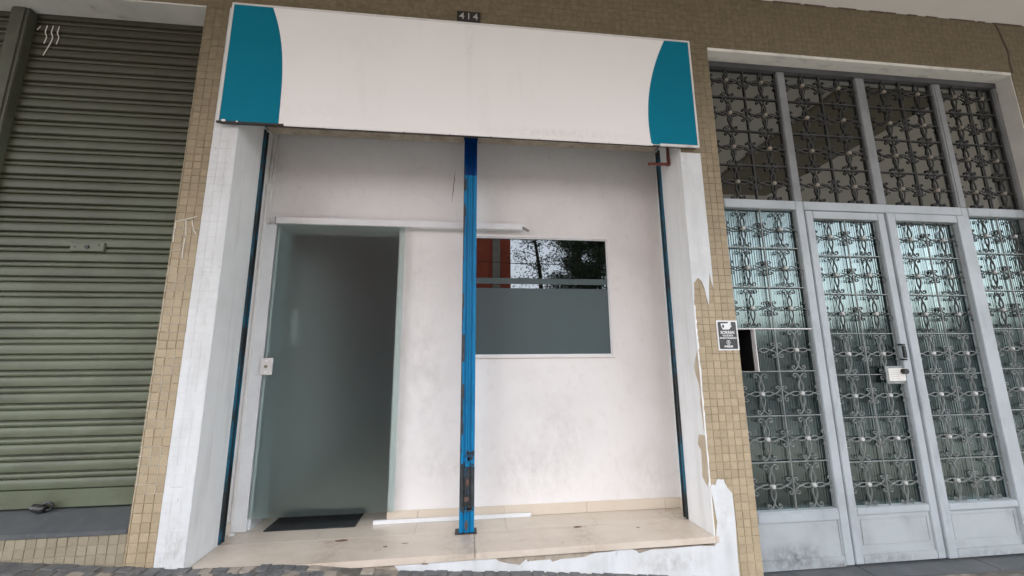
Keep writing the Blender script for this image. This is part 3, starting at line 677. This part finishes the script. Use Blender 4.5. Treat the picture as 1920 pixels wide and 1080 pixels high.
# ------------------------------------------------------------------ sliding frosted door
dr = thing('sliding_door', 'frosted glass sliding door hung from a white rail left of the blue post', 'door', (.5, .46, 0))
gp_ = build(MB().box(D0-.002, .998, .464, .470, .080, DZ+.01), 'glass_panel', 'pane_clear', dr)
fb_ = MB(); fb_.v = [(D0-.002, .4625, .080), (.998, .4625, .080), (.998, .4625, DZ+.01), (D0-.002, .4625, DZ+.01)]; fb_.f = [(0, 1, 2, 3)]
build(fb_, 'frosted_film', 'frost_door', gp_, front=True)
rail = MB().box(.065, 1.905, .438, .486, 2.088, 2.137)
build(rail, 'rail', 'alu', dr, bev=.003)
build(MB().box(.065, .0665, .4375, .4865, 2.0875, 2.1375), 'rail_end', 'dark_metal', dr)
mb = MB(); a = Vector((1.900, .445, 2.110)); b = Vector((1.955, .44, 2.080))
mb.box(1.898, 1.956, .434, .4375, -.010, .010); 
for i, v in enumerate(mb.v): mb.v[i] = (1.9+(v[0]-1.9)*.87+v[2]*.5, v[1], 2.105+v[2]*.87-(v[0]-1.9)*.5)
build(mb, 'loose_end_cap', 'farwall', dr)
jb = MB().box(-.026, .066, B-.045, B+.002, .001, 2.088)
build(jb, 'door_jamb', 'alu', dr, bev=.003)
build(MB().box(.066, .078, B-.02, B+.14, .001, 2.088), 'jamb_stop', 'alu', dr, bev=.002)
lk = MB().box(.058, .138, .447, .461, .996, 1.112); lock = build(lk, 'door_lock', 'frame_white', dr, bev=.003)
build(MB().disc((.098, 1.054), .011, .443, .4475, 12), 'keyhole', 'pillar', lock)
build(MB().disc((.098, 1.092), .007, .4455, .4475, 10).disc((.098, 1.016), .007, .4455, .4475, 10), 'screw', 'sign_white', lock)
# room behind
rm = thing('shop_room', 'dim grey room seen blurred behind the frosted glass door', 'room', (1.5, 2, 0))
build(MB().box(-.2, .03, B+.141, 4.2, 0, 2.7), 'side_wall', 'plaster', rm)
build(MB().box(3.1, 3.2, B+.14, 4.2, 0, 2.7), 'side_wall', 'room', rm)
build(MB().box(-.2, 3.2, 4.2, 4.3, 0, 2.7), 'rear_wall', 'room', rm)
build(MB().box(-.2, 3.2, B+.14, 4.2, 2.7, 2.8), 'room_ceiling', 'room', rm)
build(MB().box(.031, .06, B+.35, B+.75, 1.22, 1.52), 'wall_cabinet', 'sticker_white', rm)
build(MB().box(.9, 1.1, B+.5, 2.6, .002, 2.3), 'added_screen', 'roomdark', rm)  # unseen, added to darken the middle and right of the door glass
# things on the floor
mt = MB(); mt.box(.178, .752, .453, .735, .0012, .008)
o = build(mt, 'doormat', 'rubber', None, bev=.002); tag(o, 'black rubber doormat lying partly under the frosted glass door', 'doormat')
st = thing('fallen_rail_cover', 'long white aluminium strip lying loose on the floor behind the blue post', 'strip', (1.4, .485, 0))
build(MB().box(.862, 1.938, .475, .488, .001, .026), 'strip_face', 'alu', st, bev=.001)
build(MB().box(.862, 1.938, .4885, .505, .001, .004), 'strip_flange', 'alu', st)
pc = MB().tube([(-.005, .41, .008), (.025, .415, .008)], .008, 8); tag(build(pc, 'cap_piece', 'frame_white', None, smooth=True), 'tiny pale cap lying on the floor in the left corner of the opening', 'cap')

# ------------------------------------------------------------------ green roller shutters on the left
def slat_mesh(x0, x1):
    # profile over one pitch (y outwards = smaller): main face, groove, rib, groove
    pr = [(.014, -.0020), (-.001, .0008), (-.0075, .006), (-.0095, .020), (-.0100, .035), (-.0085, .050), (-.004, .0560), (.014, .0580), (.014, .0618), (-.001, .0636), (-.0045, .068), (-.0055, .075), (-.0045, .082), (-.001, .0868), (.014, .0885), (.014, .0928)]
    mb = MB()
    for x in (x0, x1):
        mb.v += [(x, y, z*PS/.0955) for y, z in pr]
    k = len(pr)
    for i in range(k-1): mb.f.append((i, i+1, k+i+1, k+i))
    me = mb.mesh('slat', smooth=True); return me
PS = .0948
def shutter(x0, x1, label, zb, lock):
    t = thing('roller_shutter', label, 'roller shutter', ((x0+x1)/2, SH, zb))
    me = slat_mesh(x0-(x0+x1)/2, x1-(x0+x1)/2); me.materials.append(MAT['green'])
    k = 0; z = zb+.100
    while z < ZG-.01:
        o = link('slat', me, None, t, ((x0+x1)/2, SH+random.uniform(-.0008, .0008), z)); z += PS; k += 1
    build(MB().cbox(x0, x1, SH-.010, SH+.004, zb+.002, zb+.098, .004), 'bottom_bar', 'green', t)
    build(MB().box(x0-.02, x1+.02, SH+.0165, SH+.25, zb, ZG-.013), 'backing', 'dark_metal', t)  # added dark box that stops light leaking through from behind the slats
    if lock:
        p = build(MB().cbox(-.992, -.800, SH-.020, SH-.004, 1.775, 1.832, .004), 'lock_plate', 'green', t)
        build(MB().disc((-.895, 1.803), .012, SH-.027, SH-.020, 12), 'keyhole', 'dark_metal', p)
        build(MB().disc((-.965, 1.803), .005, SH-.023, SH-.020, 8).disc((-.83, 1.815), .005, SH-.023, SH-.020, 8), 'screw', 'dark_metal', p)
        mk = MB()
        for i in range(3):
            u = -1.40+i*.037; mk.ribbon([(u, 3.36), (u-.004, 3.31), (u+.012, 3.27), (u+.004, 3.22)], .006, .002, SH-.0125)
        mk.ribbon([(-1.44, 3.35), (-1.455, 3.32)], .006, .002, SH-.0125); mk.ribbon([(-1.36, 3.22), (-1.385, 3.13)], .006, .002, SH-.0125)
        build(mk, 'paint_scribble', 'scratch', t)
    return t
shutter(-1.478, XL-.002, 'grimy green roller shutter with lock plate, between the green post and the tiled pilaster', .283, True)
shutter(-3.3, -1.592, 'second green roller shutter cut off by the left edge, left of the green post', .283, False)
gp = thing('shutter_post', 'green steel post between the two green roller shutters', 'post', (-1.535, .15, .28))
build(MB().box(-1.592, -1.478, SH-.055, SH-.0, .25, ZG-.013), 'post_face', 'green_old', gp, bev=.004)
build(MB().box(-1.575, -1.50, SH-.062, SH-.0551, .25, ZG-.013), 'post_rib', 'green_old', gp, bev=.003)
# dark sill
sl = MB(); sl.v = [(-3.3, -.008, .195), (XL-.001, -.008, .195), (XL-.001, -.008, .217), (-3.3, -.008, .228), (-3.3, SH-.01, .278), (XL-.001, SH-.01, .278), (XL-.001, SH+.05, .278), (-3.3, SH+.05, .278), (-3.3, SH+.05, .195), (XL-.001, SH+.05, .195)]
sl.f = [(0, 1, 2, 3), (3, 2, 5, 4), (4, 5, 6, 7), (7, 6, 9, 8), (8, 9, 1, 0), (0, 3, 4, 7, 8), (1, 9, 6, 5, 2)]
tag(build(sl, 'shutter_sill', 'slate', None, bev=.003), 'dark grey sloping stone sill under the green roller shutter', 'sill')
pl = thing('padlock', 'black padlock hanging at the foot of the green roller shutter', 'padlock', (-.85, .15, .30))
mb = MB().tube([(-.905, .148, .300), (-.855, .140, .292), (-.835, .140, .292)], [.020, .024, .018], 10); build(mb, 'lock_body', 'black', pl, smooth=True)
mb = MB().tube([(-.835+.026*math.cos(a/10*2*math.pi)+.008, .140, .306+.020*math.sin(a/10*2*math.pi)) for a in range(11)], .006, 8); build(mb, 'shackle', 'black', pl, smooth=True)

# ------------------------------------------------------------------ the ironwork gate
def arm_curves(h):
    """two mirrored bars of one arm, along +x; lens, crossing, then scroll"""
    base = [(.010, .004), (.030, .0125), (.055, .0135), (.080, .005), (.094, -.001), (.110, -.005), (.125, -.014), (.1345, -.026), (.1365, -.038), (.131, -.048), (.120, -.051), (.111, -.046), (.110, -.037), (.116, -.032), (.122, -.035)]
    s_ = h/.147
    def cr(p):
        out = []
        for i in range(len(p)-1):
            p0, p1, p2, p3 = (Vector(p[max(i-1, 0)]), Vector(p[i]), Vector(p[i+1]), Vector(p[min(i+2, len(p)-1)]))
            for t in (0, .5):
                out.append(.5*((2*p1)+(p2-p0)*t+(2*p0-5*p1+4*p2-p3)*t*t+(3*p1-p0-3*p2+p3)*t**3))
        out.append(Vector(p[-1])); return [(v.x, v.y) for v in out]
    c = cr([(a*s_ if a > .09 else a*s_, b) for a, b in base])
    return c, [(a, -b) for a, b in c]
def motif(arms, name='scroll_motif'):
    mb = MB()
    for a in arms:
        h = .150 if a in 'RL' else .147
        for yy, c in zip((-.0028, .0028), arm_curves(h)):
            if a == 'R': q = c
            elif a == 'L': q = [(-x, z) for x, z in c]
            elif a == 'U': q = [(z, x) for x, z in c]
            else: q = [(z, -x) for x, z in c]
            mb.ribbon(q, .0039, .0100, yy)
    me = mb.mesh(name); me.materials.append(MAT['iron']); me.materials.append(MAT['boss'])
    if len(arms) == 4:
        b = MB(); b.loft([[(r*math.cos(2*math.pi*j/12), y, r*math.sin(2*math.pi*j/12)) for j in range(12)] for r, y in ((.014, .010), (.015, -.010), (.012, -.0145), (.005, -.016))])
        m2 = b.mesh('b'); bm = bmesh.new(); bm.from_mesh(me); k = len(bm.faces); bm.from_mesh(m2); bm.faces.ensure_lookup_table()
        for f in list(bm.faces)[k:]: f.material_index = 1
        bm.to_mesh(me); bm.free()
    return me
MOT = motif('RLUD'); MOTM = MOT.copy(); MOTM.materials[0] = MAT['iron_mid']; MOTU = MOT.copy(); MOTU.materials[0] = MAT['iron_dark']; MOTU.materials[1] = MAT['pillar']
HZ = .147; DZR = .2943
def grille(parent, x0, x1, z0, z1, cols, rows, skip=(), mt_='iron', mot=None):
    yb = G+.020
    mb = MB()
    pitch = cols[1]-cols[0]; mid = (cols[0]+cols[1])/2
    mb.box(mid-.003, mid+.003, yb-.004, yb+.006, z0, z1)
    mb.box(x1-.010, x1-.004, yb-.004, yb+.006, z0, z1)
    for r in rows[:-1]:
        z = r-DZR/2; mb.box(x0, mid-.0032, yb-.005, yb+.007, z-.003, z+.003); mb.box(mid+.0032, x1-.0102, yb-.005, yb+.007, z-.003, z+.003)
    gr = build(mb, 'grille', mt_, parent)
    for ci, c in enumerate(cols):
        for ri, r in enumerate(rows):
            if (ci, ri) in skip: continue
            o = link('scroll_motif', mot or (MOTM if r > 1.3 else MOT), None, gr, (c, yb+.001, r)); o.scale = (pitch/.30, 1, 1)
    return gr
def fluted(parent, x0, x1, z0, z1, y=G+.040, ph=0):
    p = .0195; n = int((x1-x0)/p*6); mb = MB()
    rg = random.Random(int(x0*1000)); nz_ = max(2, int((z1-z0)/.25))
    for k in range(nz_+1):
        z = z0+(z1-z0)*k/nz_
        for i in range(n+1):
            x = x0+(x1-x0)*i/n
            mb.v.append((x, y-.0008*math.cos(2*math.pi*(x-x0)/p)+.0006*math.sin(x*5+z*1.5+ph), z))
    for k in range(nz_):
        for i in range(n): mb.f.append((k*(n+1)+i, k*(n+1)+i+1, (k+1)*(n+1)+i+1, (k+1)*(n+1)+i))
    return build(mb, 'glass_pane', 'fluted', parent, smooth=True, front=True)
def kick(parent, x0, x1, z0, z1, mt_='gate_low', raised=True):
    k = build(MB().box(x0, x1, G+.008, G+.03, z0, z1), 'kick_panel', mt_, parent)
    if raised:
        a, b, c, d = x0+.02, x1-.025, z0+.055, z1-.03
        m_ = MB(); frame(m_, a, b, c, d, G+.004, G+.0078, .005); build(m_, 'moulding', mt_, k, bev=.0015)
    return k
gt = thing('gate_screen', 'grey steel screen with scrolled iron grilles and fluted glass framing the double gate', 'gate', (4.7, G, -.26))
RU = [2.265+HZ+i*DZR*.985 for i in range(4)][::-1]
RL_ = [2.0400-i*.3003 for i in range(7)]
# frame members
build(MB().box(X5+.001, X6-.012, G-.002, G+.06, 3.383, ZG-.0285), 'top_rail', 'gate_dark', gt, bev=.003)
build(MB().box(X5+.001, 3.372, G, G+.055, -.255, 3.3825), 'jamb', 'gate', gt, bev=.003)
build(MB().box(3.957, 4.024, G, G+.055, -.255, 2.2655), 'mullion', 'gate', gt, bev=.004)
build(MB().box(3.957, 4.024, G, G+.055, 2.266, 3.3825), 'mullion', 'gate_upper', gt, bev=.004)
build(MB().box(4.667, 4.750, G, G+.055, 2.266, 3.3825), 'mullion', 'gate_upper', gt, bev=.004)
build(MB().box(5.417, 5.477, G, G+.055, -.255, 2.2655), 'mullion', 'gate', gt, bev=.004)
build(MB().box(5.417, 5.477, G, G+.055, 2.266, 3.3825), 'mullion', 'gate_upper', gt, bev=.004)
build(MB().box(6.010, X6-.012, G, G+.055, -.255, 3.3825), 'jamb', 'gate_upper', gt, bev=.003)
for a, b in ((3.3725, 3.9565), (4.0245, 5.4165), (5.4775, 6.0095)):
    build(MB().box(a, b, G-.003, G+.053, 2.196, 2.265), 'transom', 'gate', gt, bev=.004)
build(MB().box(5.40, 5.4168, G+.002, G+.05, 2.2658, 3.3825), 'mullion', 'gate_upper', gt, bev=.003)
# upper grilles (no glass)
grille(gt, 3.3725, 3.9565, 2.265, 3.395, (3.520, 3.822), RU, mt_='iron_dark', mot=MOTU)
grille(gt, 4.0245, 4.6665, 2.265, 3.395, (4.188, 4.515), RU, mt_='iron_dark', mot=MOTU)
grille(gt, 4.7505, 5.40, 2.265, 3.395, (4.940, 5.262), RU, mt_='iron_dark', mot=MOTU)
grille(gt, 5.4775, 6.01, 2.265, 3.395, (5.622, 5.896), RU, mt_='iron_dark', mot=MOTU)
for a, b in ((3.3725, 3.9565), (4.0245, 4.6665), (4.7505, 5.3995), (5.4775, 6.0095)):
    build(MB().box(a, b, G+.029, G+.033, 2.2655, 3.3945), 'glass_pane', 'upper_glass', gt)
# fixed light on the left, with the black unglazed opening
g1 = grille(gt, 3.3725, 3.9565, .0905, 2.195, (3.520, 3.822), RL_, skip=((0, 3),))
half = MB()
for yy, c in zip((-.0035, .0035), arm_curves(.15)): half.ribbon([(3.672-.15+x*.0+(x), 1.139+z) for x, z in c], .0042, .0125, G+.021+yy)
build(half, 'half_motif', 'iron', g1)
mb = MB(); mb.box(3.508, 3.514, G+.012, G+.05, .990, 1.286); mb.box(3.3725, 3.9565, G+.008, G+.03, 1.2865, 1.293); build(mb, 'opening_frame', 'frame_white', gt)
fluted(gt, 3.3725, 3.956, .0905, .985); fluted(gt, 3.3725, 3.956, 1.294, 2.195, ph=1); fluted(gt, 3.515, 3.956, .986, 1.293)
build(MB().box(3.3725, 3.508, G+.20, G+.21, .96, 1.31).box(3.3725, 3.508, G+.056, G+.20, .97, .986).box(3.5085, 3.5135, G+.056, G+.20, .97, 1.30).box(3.3725, 3.508, G+.056, G+.20, 1.287, 1.297), 'dark_opening_box', 'plate', gt)  # added black box that keeps the unglazed opening dark
build(MB().box(3.3725, 3.9565, G+.002, G+.05, .0905-.012, .0905), 'glazing_rail', 'gate', gt, bev=.002)
build(MB().box(3.3725, 3.9565, G-.002, G+.05, .022, .0785), 'bottom_rail', 'gate', gt, bev=.003)
kick(gt, 3.3725, 3.9565, -.197, .0215, raised=False)
build(MB().box(3.945, 3.953, G+.002, G+.0078, -.19, .02), 'moulding', 'gate_low', gt)
build(MB().box(X5+.001, 3.9565, G-.006, G+.05, -.258, -.1975), 'foot_rail', 'gate_low', gt, bev=.004)
# fixed light on the right
grille(gt, 5.4775, 6.01, .0905, 2.195, (5.628, 5.896), RL_)
fluted(gt, 5.4775, 6.01, .0905, 2.195)
build(MB().box(5.4775, 6.0095, G-.002, G+.05, .022, .0900), 'bottom_rail', 'gate', gt, bev=.003)
kick(gt, 5.4775, 6.0095, -.255, .0215)
# two leaves
RD = [1.9907-i*.2943 for i in range(7)]
def leaf(label, x0, x1, ox0, ox1, cols, fy):
    t = thing('gate_leaf', label, 'gate leaf', ((x0+x1)/2, G, -.257), group='leaves of the double gate')
    y0, y1 = G-.004-fy, G+.05
    build(MB().box(x0, ox0, y0, y1, -.252, 2.190), 'stile', 'gate', t, bev=.004)
    build(MB().box(ox1, x1, y0, y1, -.252, 2.190), 'stile', 'gate', t, bev=.004)
    build(MB().box(ox0+.0003, ox1-.0003, y0+.0005, y1, 2.131, 2.1895), 'top_rail', 'gate', t, bev=.003)
    build(MB().box(ox0+.0003, ox1-.0003, y0+.0005, y1, .045, .088), 'bottom_rail', 'gate', t, bev=.003)
    build(MB().box(ox0+.0003, ox1-.0003, y0+.002, y1, -.252, -.200), 'bottom_rail', 'gate_low', t, bev=.003)
    kick(t, ox0+.0003, ox1-.0003, -.1995, .0445)
    grille(t, ox0, ox1, .0885, 2.1305, cols, RD)
    fluted(t, ox0, ox1, .0885, 2.1305, ph=x0)
    return t
l1 = leaf('left leaf of the grey iron double gate, with the black handle and paper notice', 4.030, 4.706, 4.091, 4.643, (4.232, 4.512), 0)
l2 = leaf('right leaf of the grey iron double gate, plain stile without a handle', 4.714, 5.412, 4.786, 5.340, (4.930, 5.218), .010)
l1['group'] = l2['group'] = 'leaves of the double gate'
hd = build(MB().box(4.612, 4.638, G-.045, G-.030, 1.075, 1.165).box(4.610, 4.640, G-.044, G-.003, 1.166, 1.178).box(4.612, 4.638, G-.044, G-.003, 1.060, 1.072), 'handle', 'black', l1, bev=.004)
build(MB().disc((4.614, .982), .019, G-.040, G-.012, 16), 'door_knob', 'black', l1, smooth=True)
nt_ = thing('paper_notice', 'small white paper notice stuck behind the round black knob of the gate', 'notice', (4.57, G-.012, .96))
build(MB().box(4.500, 4.632, G-.0105, G-.0090, .915, 1.004), 'paper', 'paper', nt_)
build(MB().box(4.478, 4.62, G-.0088, G-.0070, .895, 1.020), 'metal_backing', 'iron', nt_)
mb = MB()
for k in range(5):
    z = .99-k*.015; mb.box(4.51, 4.51+random.uniform(.06, .08), G-.0109, G-.01051, z-.0015, z+.0015)
build(mb, 'printed_lines', 'numeral', nt_)
# slate gate step
gs = thing('gate_step', 'dark slate doorstep slab below the grey gate', 'step', (4.7, 0, -.26))
for k, (a, b) in enumerate(((X5, 4.03), (4.033, 4.9), (4.903, 6.06))):
    build(MB().box(a, b, -.045, G+.25, -.40, -.262), 'step_slab', 'slate', gs, bev=.003)
# lobby behind
lb = thing('gate_lobby', 'dark lobby behind the glass of the grey iron gate', 'lobby', (4.7, 2, -.26))
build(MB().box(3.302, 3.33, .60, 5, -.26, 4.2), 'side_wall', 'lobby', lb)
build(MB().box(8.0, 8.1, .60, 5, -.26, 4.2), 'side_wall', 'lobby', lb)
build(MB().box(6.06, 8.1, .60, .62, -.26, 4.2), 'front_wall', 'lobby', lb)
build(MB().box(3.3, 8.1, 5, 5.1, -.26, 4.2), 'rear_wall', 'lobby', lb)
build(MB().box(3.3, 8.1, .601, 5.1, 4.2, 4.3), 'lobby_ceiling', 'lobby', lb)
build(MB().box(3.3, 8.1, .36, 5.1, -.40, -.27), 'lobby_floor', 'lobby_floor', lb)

# ------------------------------------------------------------------ CCTV sticker
sk = thing('cctv_notice', 'small black and white camera warning sticker on the tiles beside the gate', 'sticker', (3.22, -.006, 1.24))
build(MB().box(3.147, 3.296, -.0065, -.0035, 1.137, 1.337), 'sticker_sheet', 'sticker_white', sk)
b_ = MB(); b_.poly([(3.156, -.0072, 1.150), (3.160, -.0072, 1.146), (3.283, -.0072, 1.146), (3.287, -.0072, 1.150), (3.287, -.0072, 1.324), (3.283, -.0072, 1.328), (3.160, -.0072, 1.328), (3.156, -.0072, 1.324)], (0, .0008, 0)); build(b_, 'black_field', 'sticker_black', sk)
c_ = MB(); c_.poly([(x, -.0080, z) for x, z in ((3.176, 1.316), (3.228, 1.318), (3.234, 1.328), (3.250, 1.328), (3.250, 1.300), (3.256, 1.294), (3.245, 1.291), (3.240, 1.281), (3.232, 1.276), (3.190, 1.276), (3.183, 1.286))], (0, .0008, 0)); build(c_, 'camera_icon', 'sticker_white', sk)
build(MB().disc((3.193, 1.298), .0095, -.0088, -.0080, 14, sx=.75, sz=1.25), 'lens_icon', 'sticker_black', sk)
text_mesh('SORRIA!', .0275, sk, 'sticker_white', (3.221, -.0078, 1.247), bold=.0007)
text_mesh('VOCÊ ESTÁ', .0145, sk, 'sticker_white', (3.221, -.0078, 1.230), bold=.0004)
text_mesh('SENDO FILMADO', .0155, sk, 'sticker_white', (3.221, -.0078, 1.214), bold=.0004)
build(MB().disc((3.221, 1.190), .0155, -.0080, -.0072, 6, sz=1.08), 'emblem', 'sticker_white', sk)
build(MB().disc((3.221, 1.190), .0115, -.0086, -.0080, 16), 'emblem_ring', 'sticker_black', sk)
text_mesh('S', .019, sk, 'sticker_white', (3.221, -.0088, 1.1835), bold=.0006)
build(MB().box(3.190, 3.197, -.008, -.0072, 1.157, 1.169).box(3.200, 3.250, -.008, -.0072, 1.164, 1.169).box(3.204, 3.250, -.008, -.0072, 1.157, 1.162), 'footer_print', 'sticker_white', sk)

# ------------------------------------------------------------------ across the street (seen mirrored in the glass)
rb = thing('red_building', 'red painted building with a grey pillar across the street, mirrored in the shop window', 'building', (0, -16, 0))
build(MB().box(-9, 3.5, -22, -15, -.4, 9), 'wall', 'brickred', rb)
build(MB().box(2.62, 2.98, -15.0, -14.85, -.3, 9.2), 'pillar', 'pillar', rb)
build(MB().box(-9.2, 3.6, -22, -14.7, 9, 9.4), 'roof_slab', 'pillar', rb)
for k in range(4):
    f_ = build(MB().box(-7.6+k*2.4, -6.2+k*2.4, -15.02, -14.95, 1.0, 2.6), 'window', 'pillar', rb)
    build(MB().box(-7.5+k*2.4, -6.3+k*2.4, -14.949, -14.94, 1.1, 2.5), 'pane', 'plate', f_)
fb = thing('far_house', 'low grey house with flat roof across the street, right of the trees', 'house', (20, -18, 0))
build(MB().box(11.5, 40, -24, -15, -.8, 2.5), 'wall', 'farwall', fb)
build(MB().box(11.3, 40.2, -24.2, -14.8, 2.5, 2.7), 'roof_slab', 'pillar', fb)
def tree(name, label, x, y, z0, h, dense, lean, seed):
    rg = random.Random(seed); t = thing(name, label, 'tree', (x, y, z0), group='trees across the street')
    tr = MB(); top = Vector((x+lean, y, z0+h)); pts_ = [Vector((x, y, z0)).lerp(top, i/6)+Vector((rg.uniform(-.08, .08), 0, 0)) for i in range(7)]
    tr.tube(pts_, [.17*(1-i/9) for i in range(7)], 8)
    cl = MB()
    for k in range(34 if dense else 18):
        f = rg.uniform(.45, 1); a = rg.uniform(0, 2*math.pi); p0 = Vector((x, y, z0)).lerp(top, f); L = rg.uniform(.8, 2.0)*(1.25-f*.6)
        pp = [p0+Vector((math.cos(a)*L*s_, math.sin(a)*L*s_, L*(.55*s_-.25*s_*s_))) for s_ in (0, .35, .7, 1)]
        tr.tube(pp, [.06*(1.2-f), .04*(1.2-f), .025*(1.2-f), .012], 5)
        for m_ in range(300 if dense else 90):
            s_ = rg.uniform(.3, 1.05); c = pp[0].lerp(pp[3], s_)+Vector((rg.gauss(0, .22), rg.gauss(0, .22), rg.gauss(.05, .2)))
            l_, wd = rg.uniform(.10, .26), rg.uniform(.012, .03); d = Vector((rg.uniform(-1, 1), rg.uniform(-1, 1), rg.uniform(-1.1, .3))).normalized()*l_
            n_ = d.orthogonal().normalized()*wd; n = len(cl.v)
            cl.v += [tuple(c-n_*.3), tuple(c+d*.5+n_), tuple(c+d), tuple(c+d*.5-n_)]; cl.f.append((n, n+1, n+2, n+3))
    build(tr, 'trunk', 'bark', t); build(cl, 'crown', 'leaf', t)
tree('conifer_tree', 'slender sparse tree with bare crooked limbs beside the red building, mirrored in the window', 5.5, -15, 0, 7.6, False, -.9, 2)
tree('conifer_tree', 'dense dark needle tree standing nearest the sparse tree, mirrored in the window', 6.6, -14.5, 0, 9, True, .2, 3)
tree('conifer_tree', 'dense dark needle tree set back behind the gap between its neighbours, mirrored in the window', 7.4, -16.5, 0, 9.5, True, .1, 9)
tree('conifer_tree', 'dense dark needle tree in the middle of the row, mirrored in the window', 8.1, -15.5, 0, 9, True, .1, 4)
tree('conifer_tree', 'dense dark needle tree at the right end of the row near the low grey house', 9.9, -15, 0, 8.5, True, -.2, 5)
cb = MB().tube([(-12, -10.5, 5.6), (-4, -10.5, 4.95), (3, -10.5, 4.55), (10, -10.5, 4.5), (22, -10.5, 5.2)], .014, 5)
tag(build(cb, 'overhead_cable', 'plate', None), 'thin overhead cable crossing the street, mirrored in the shop window', 'cable')
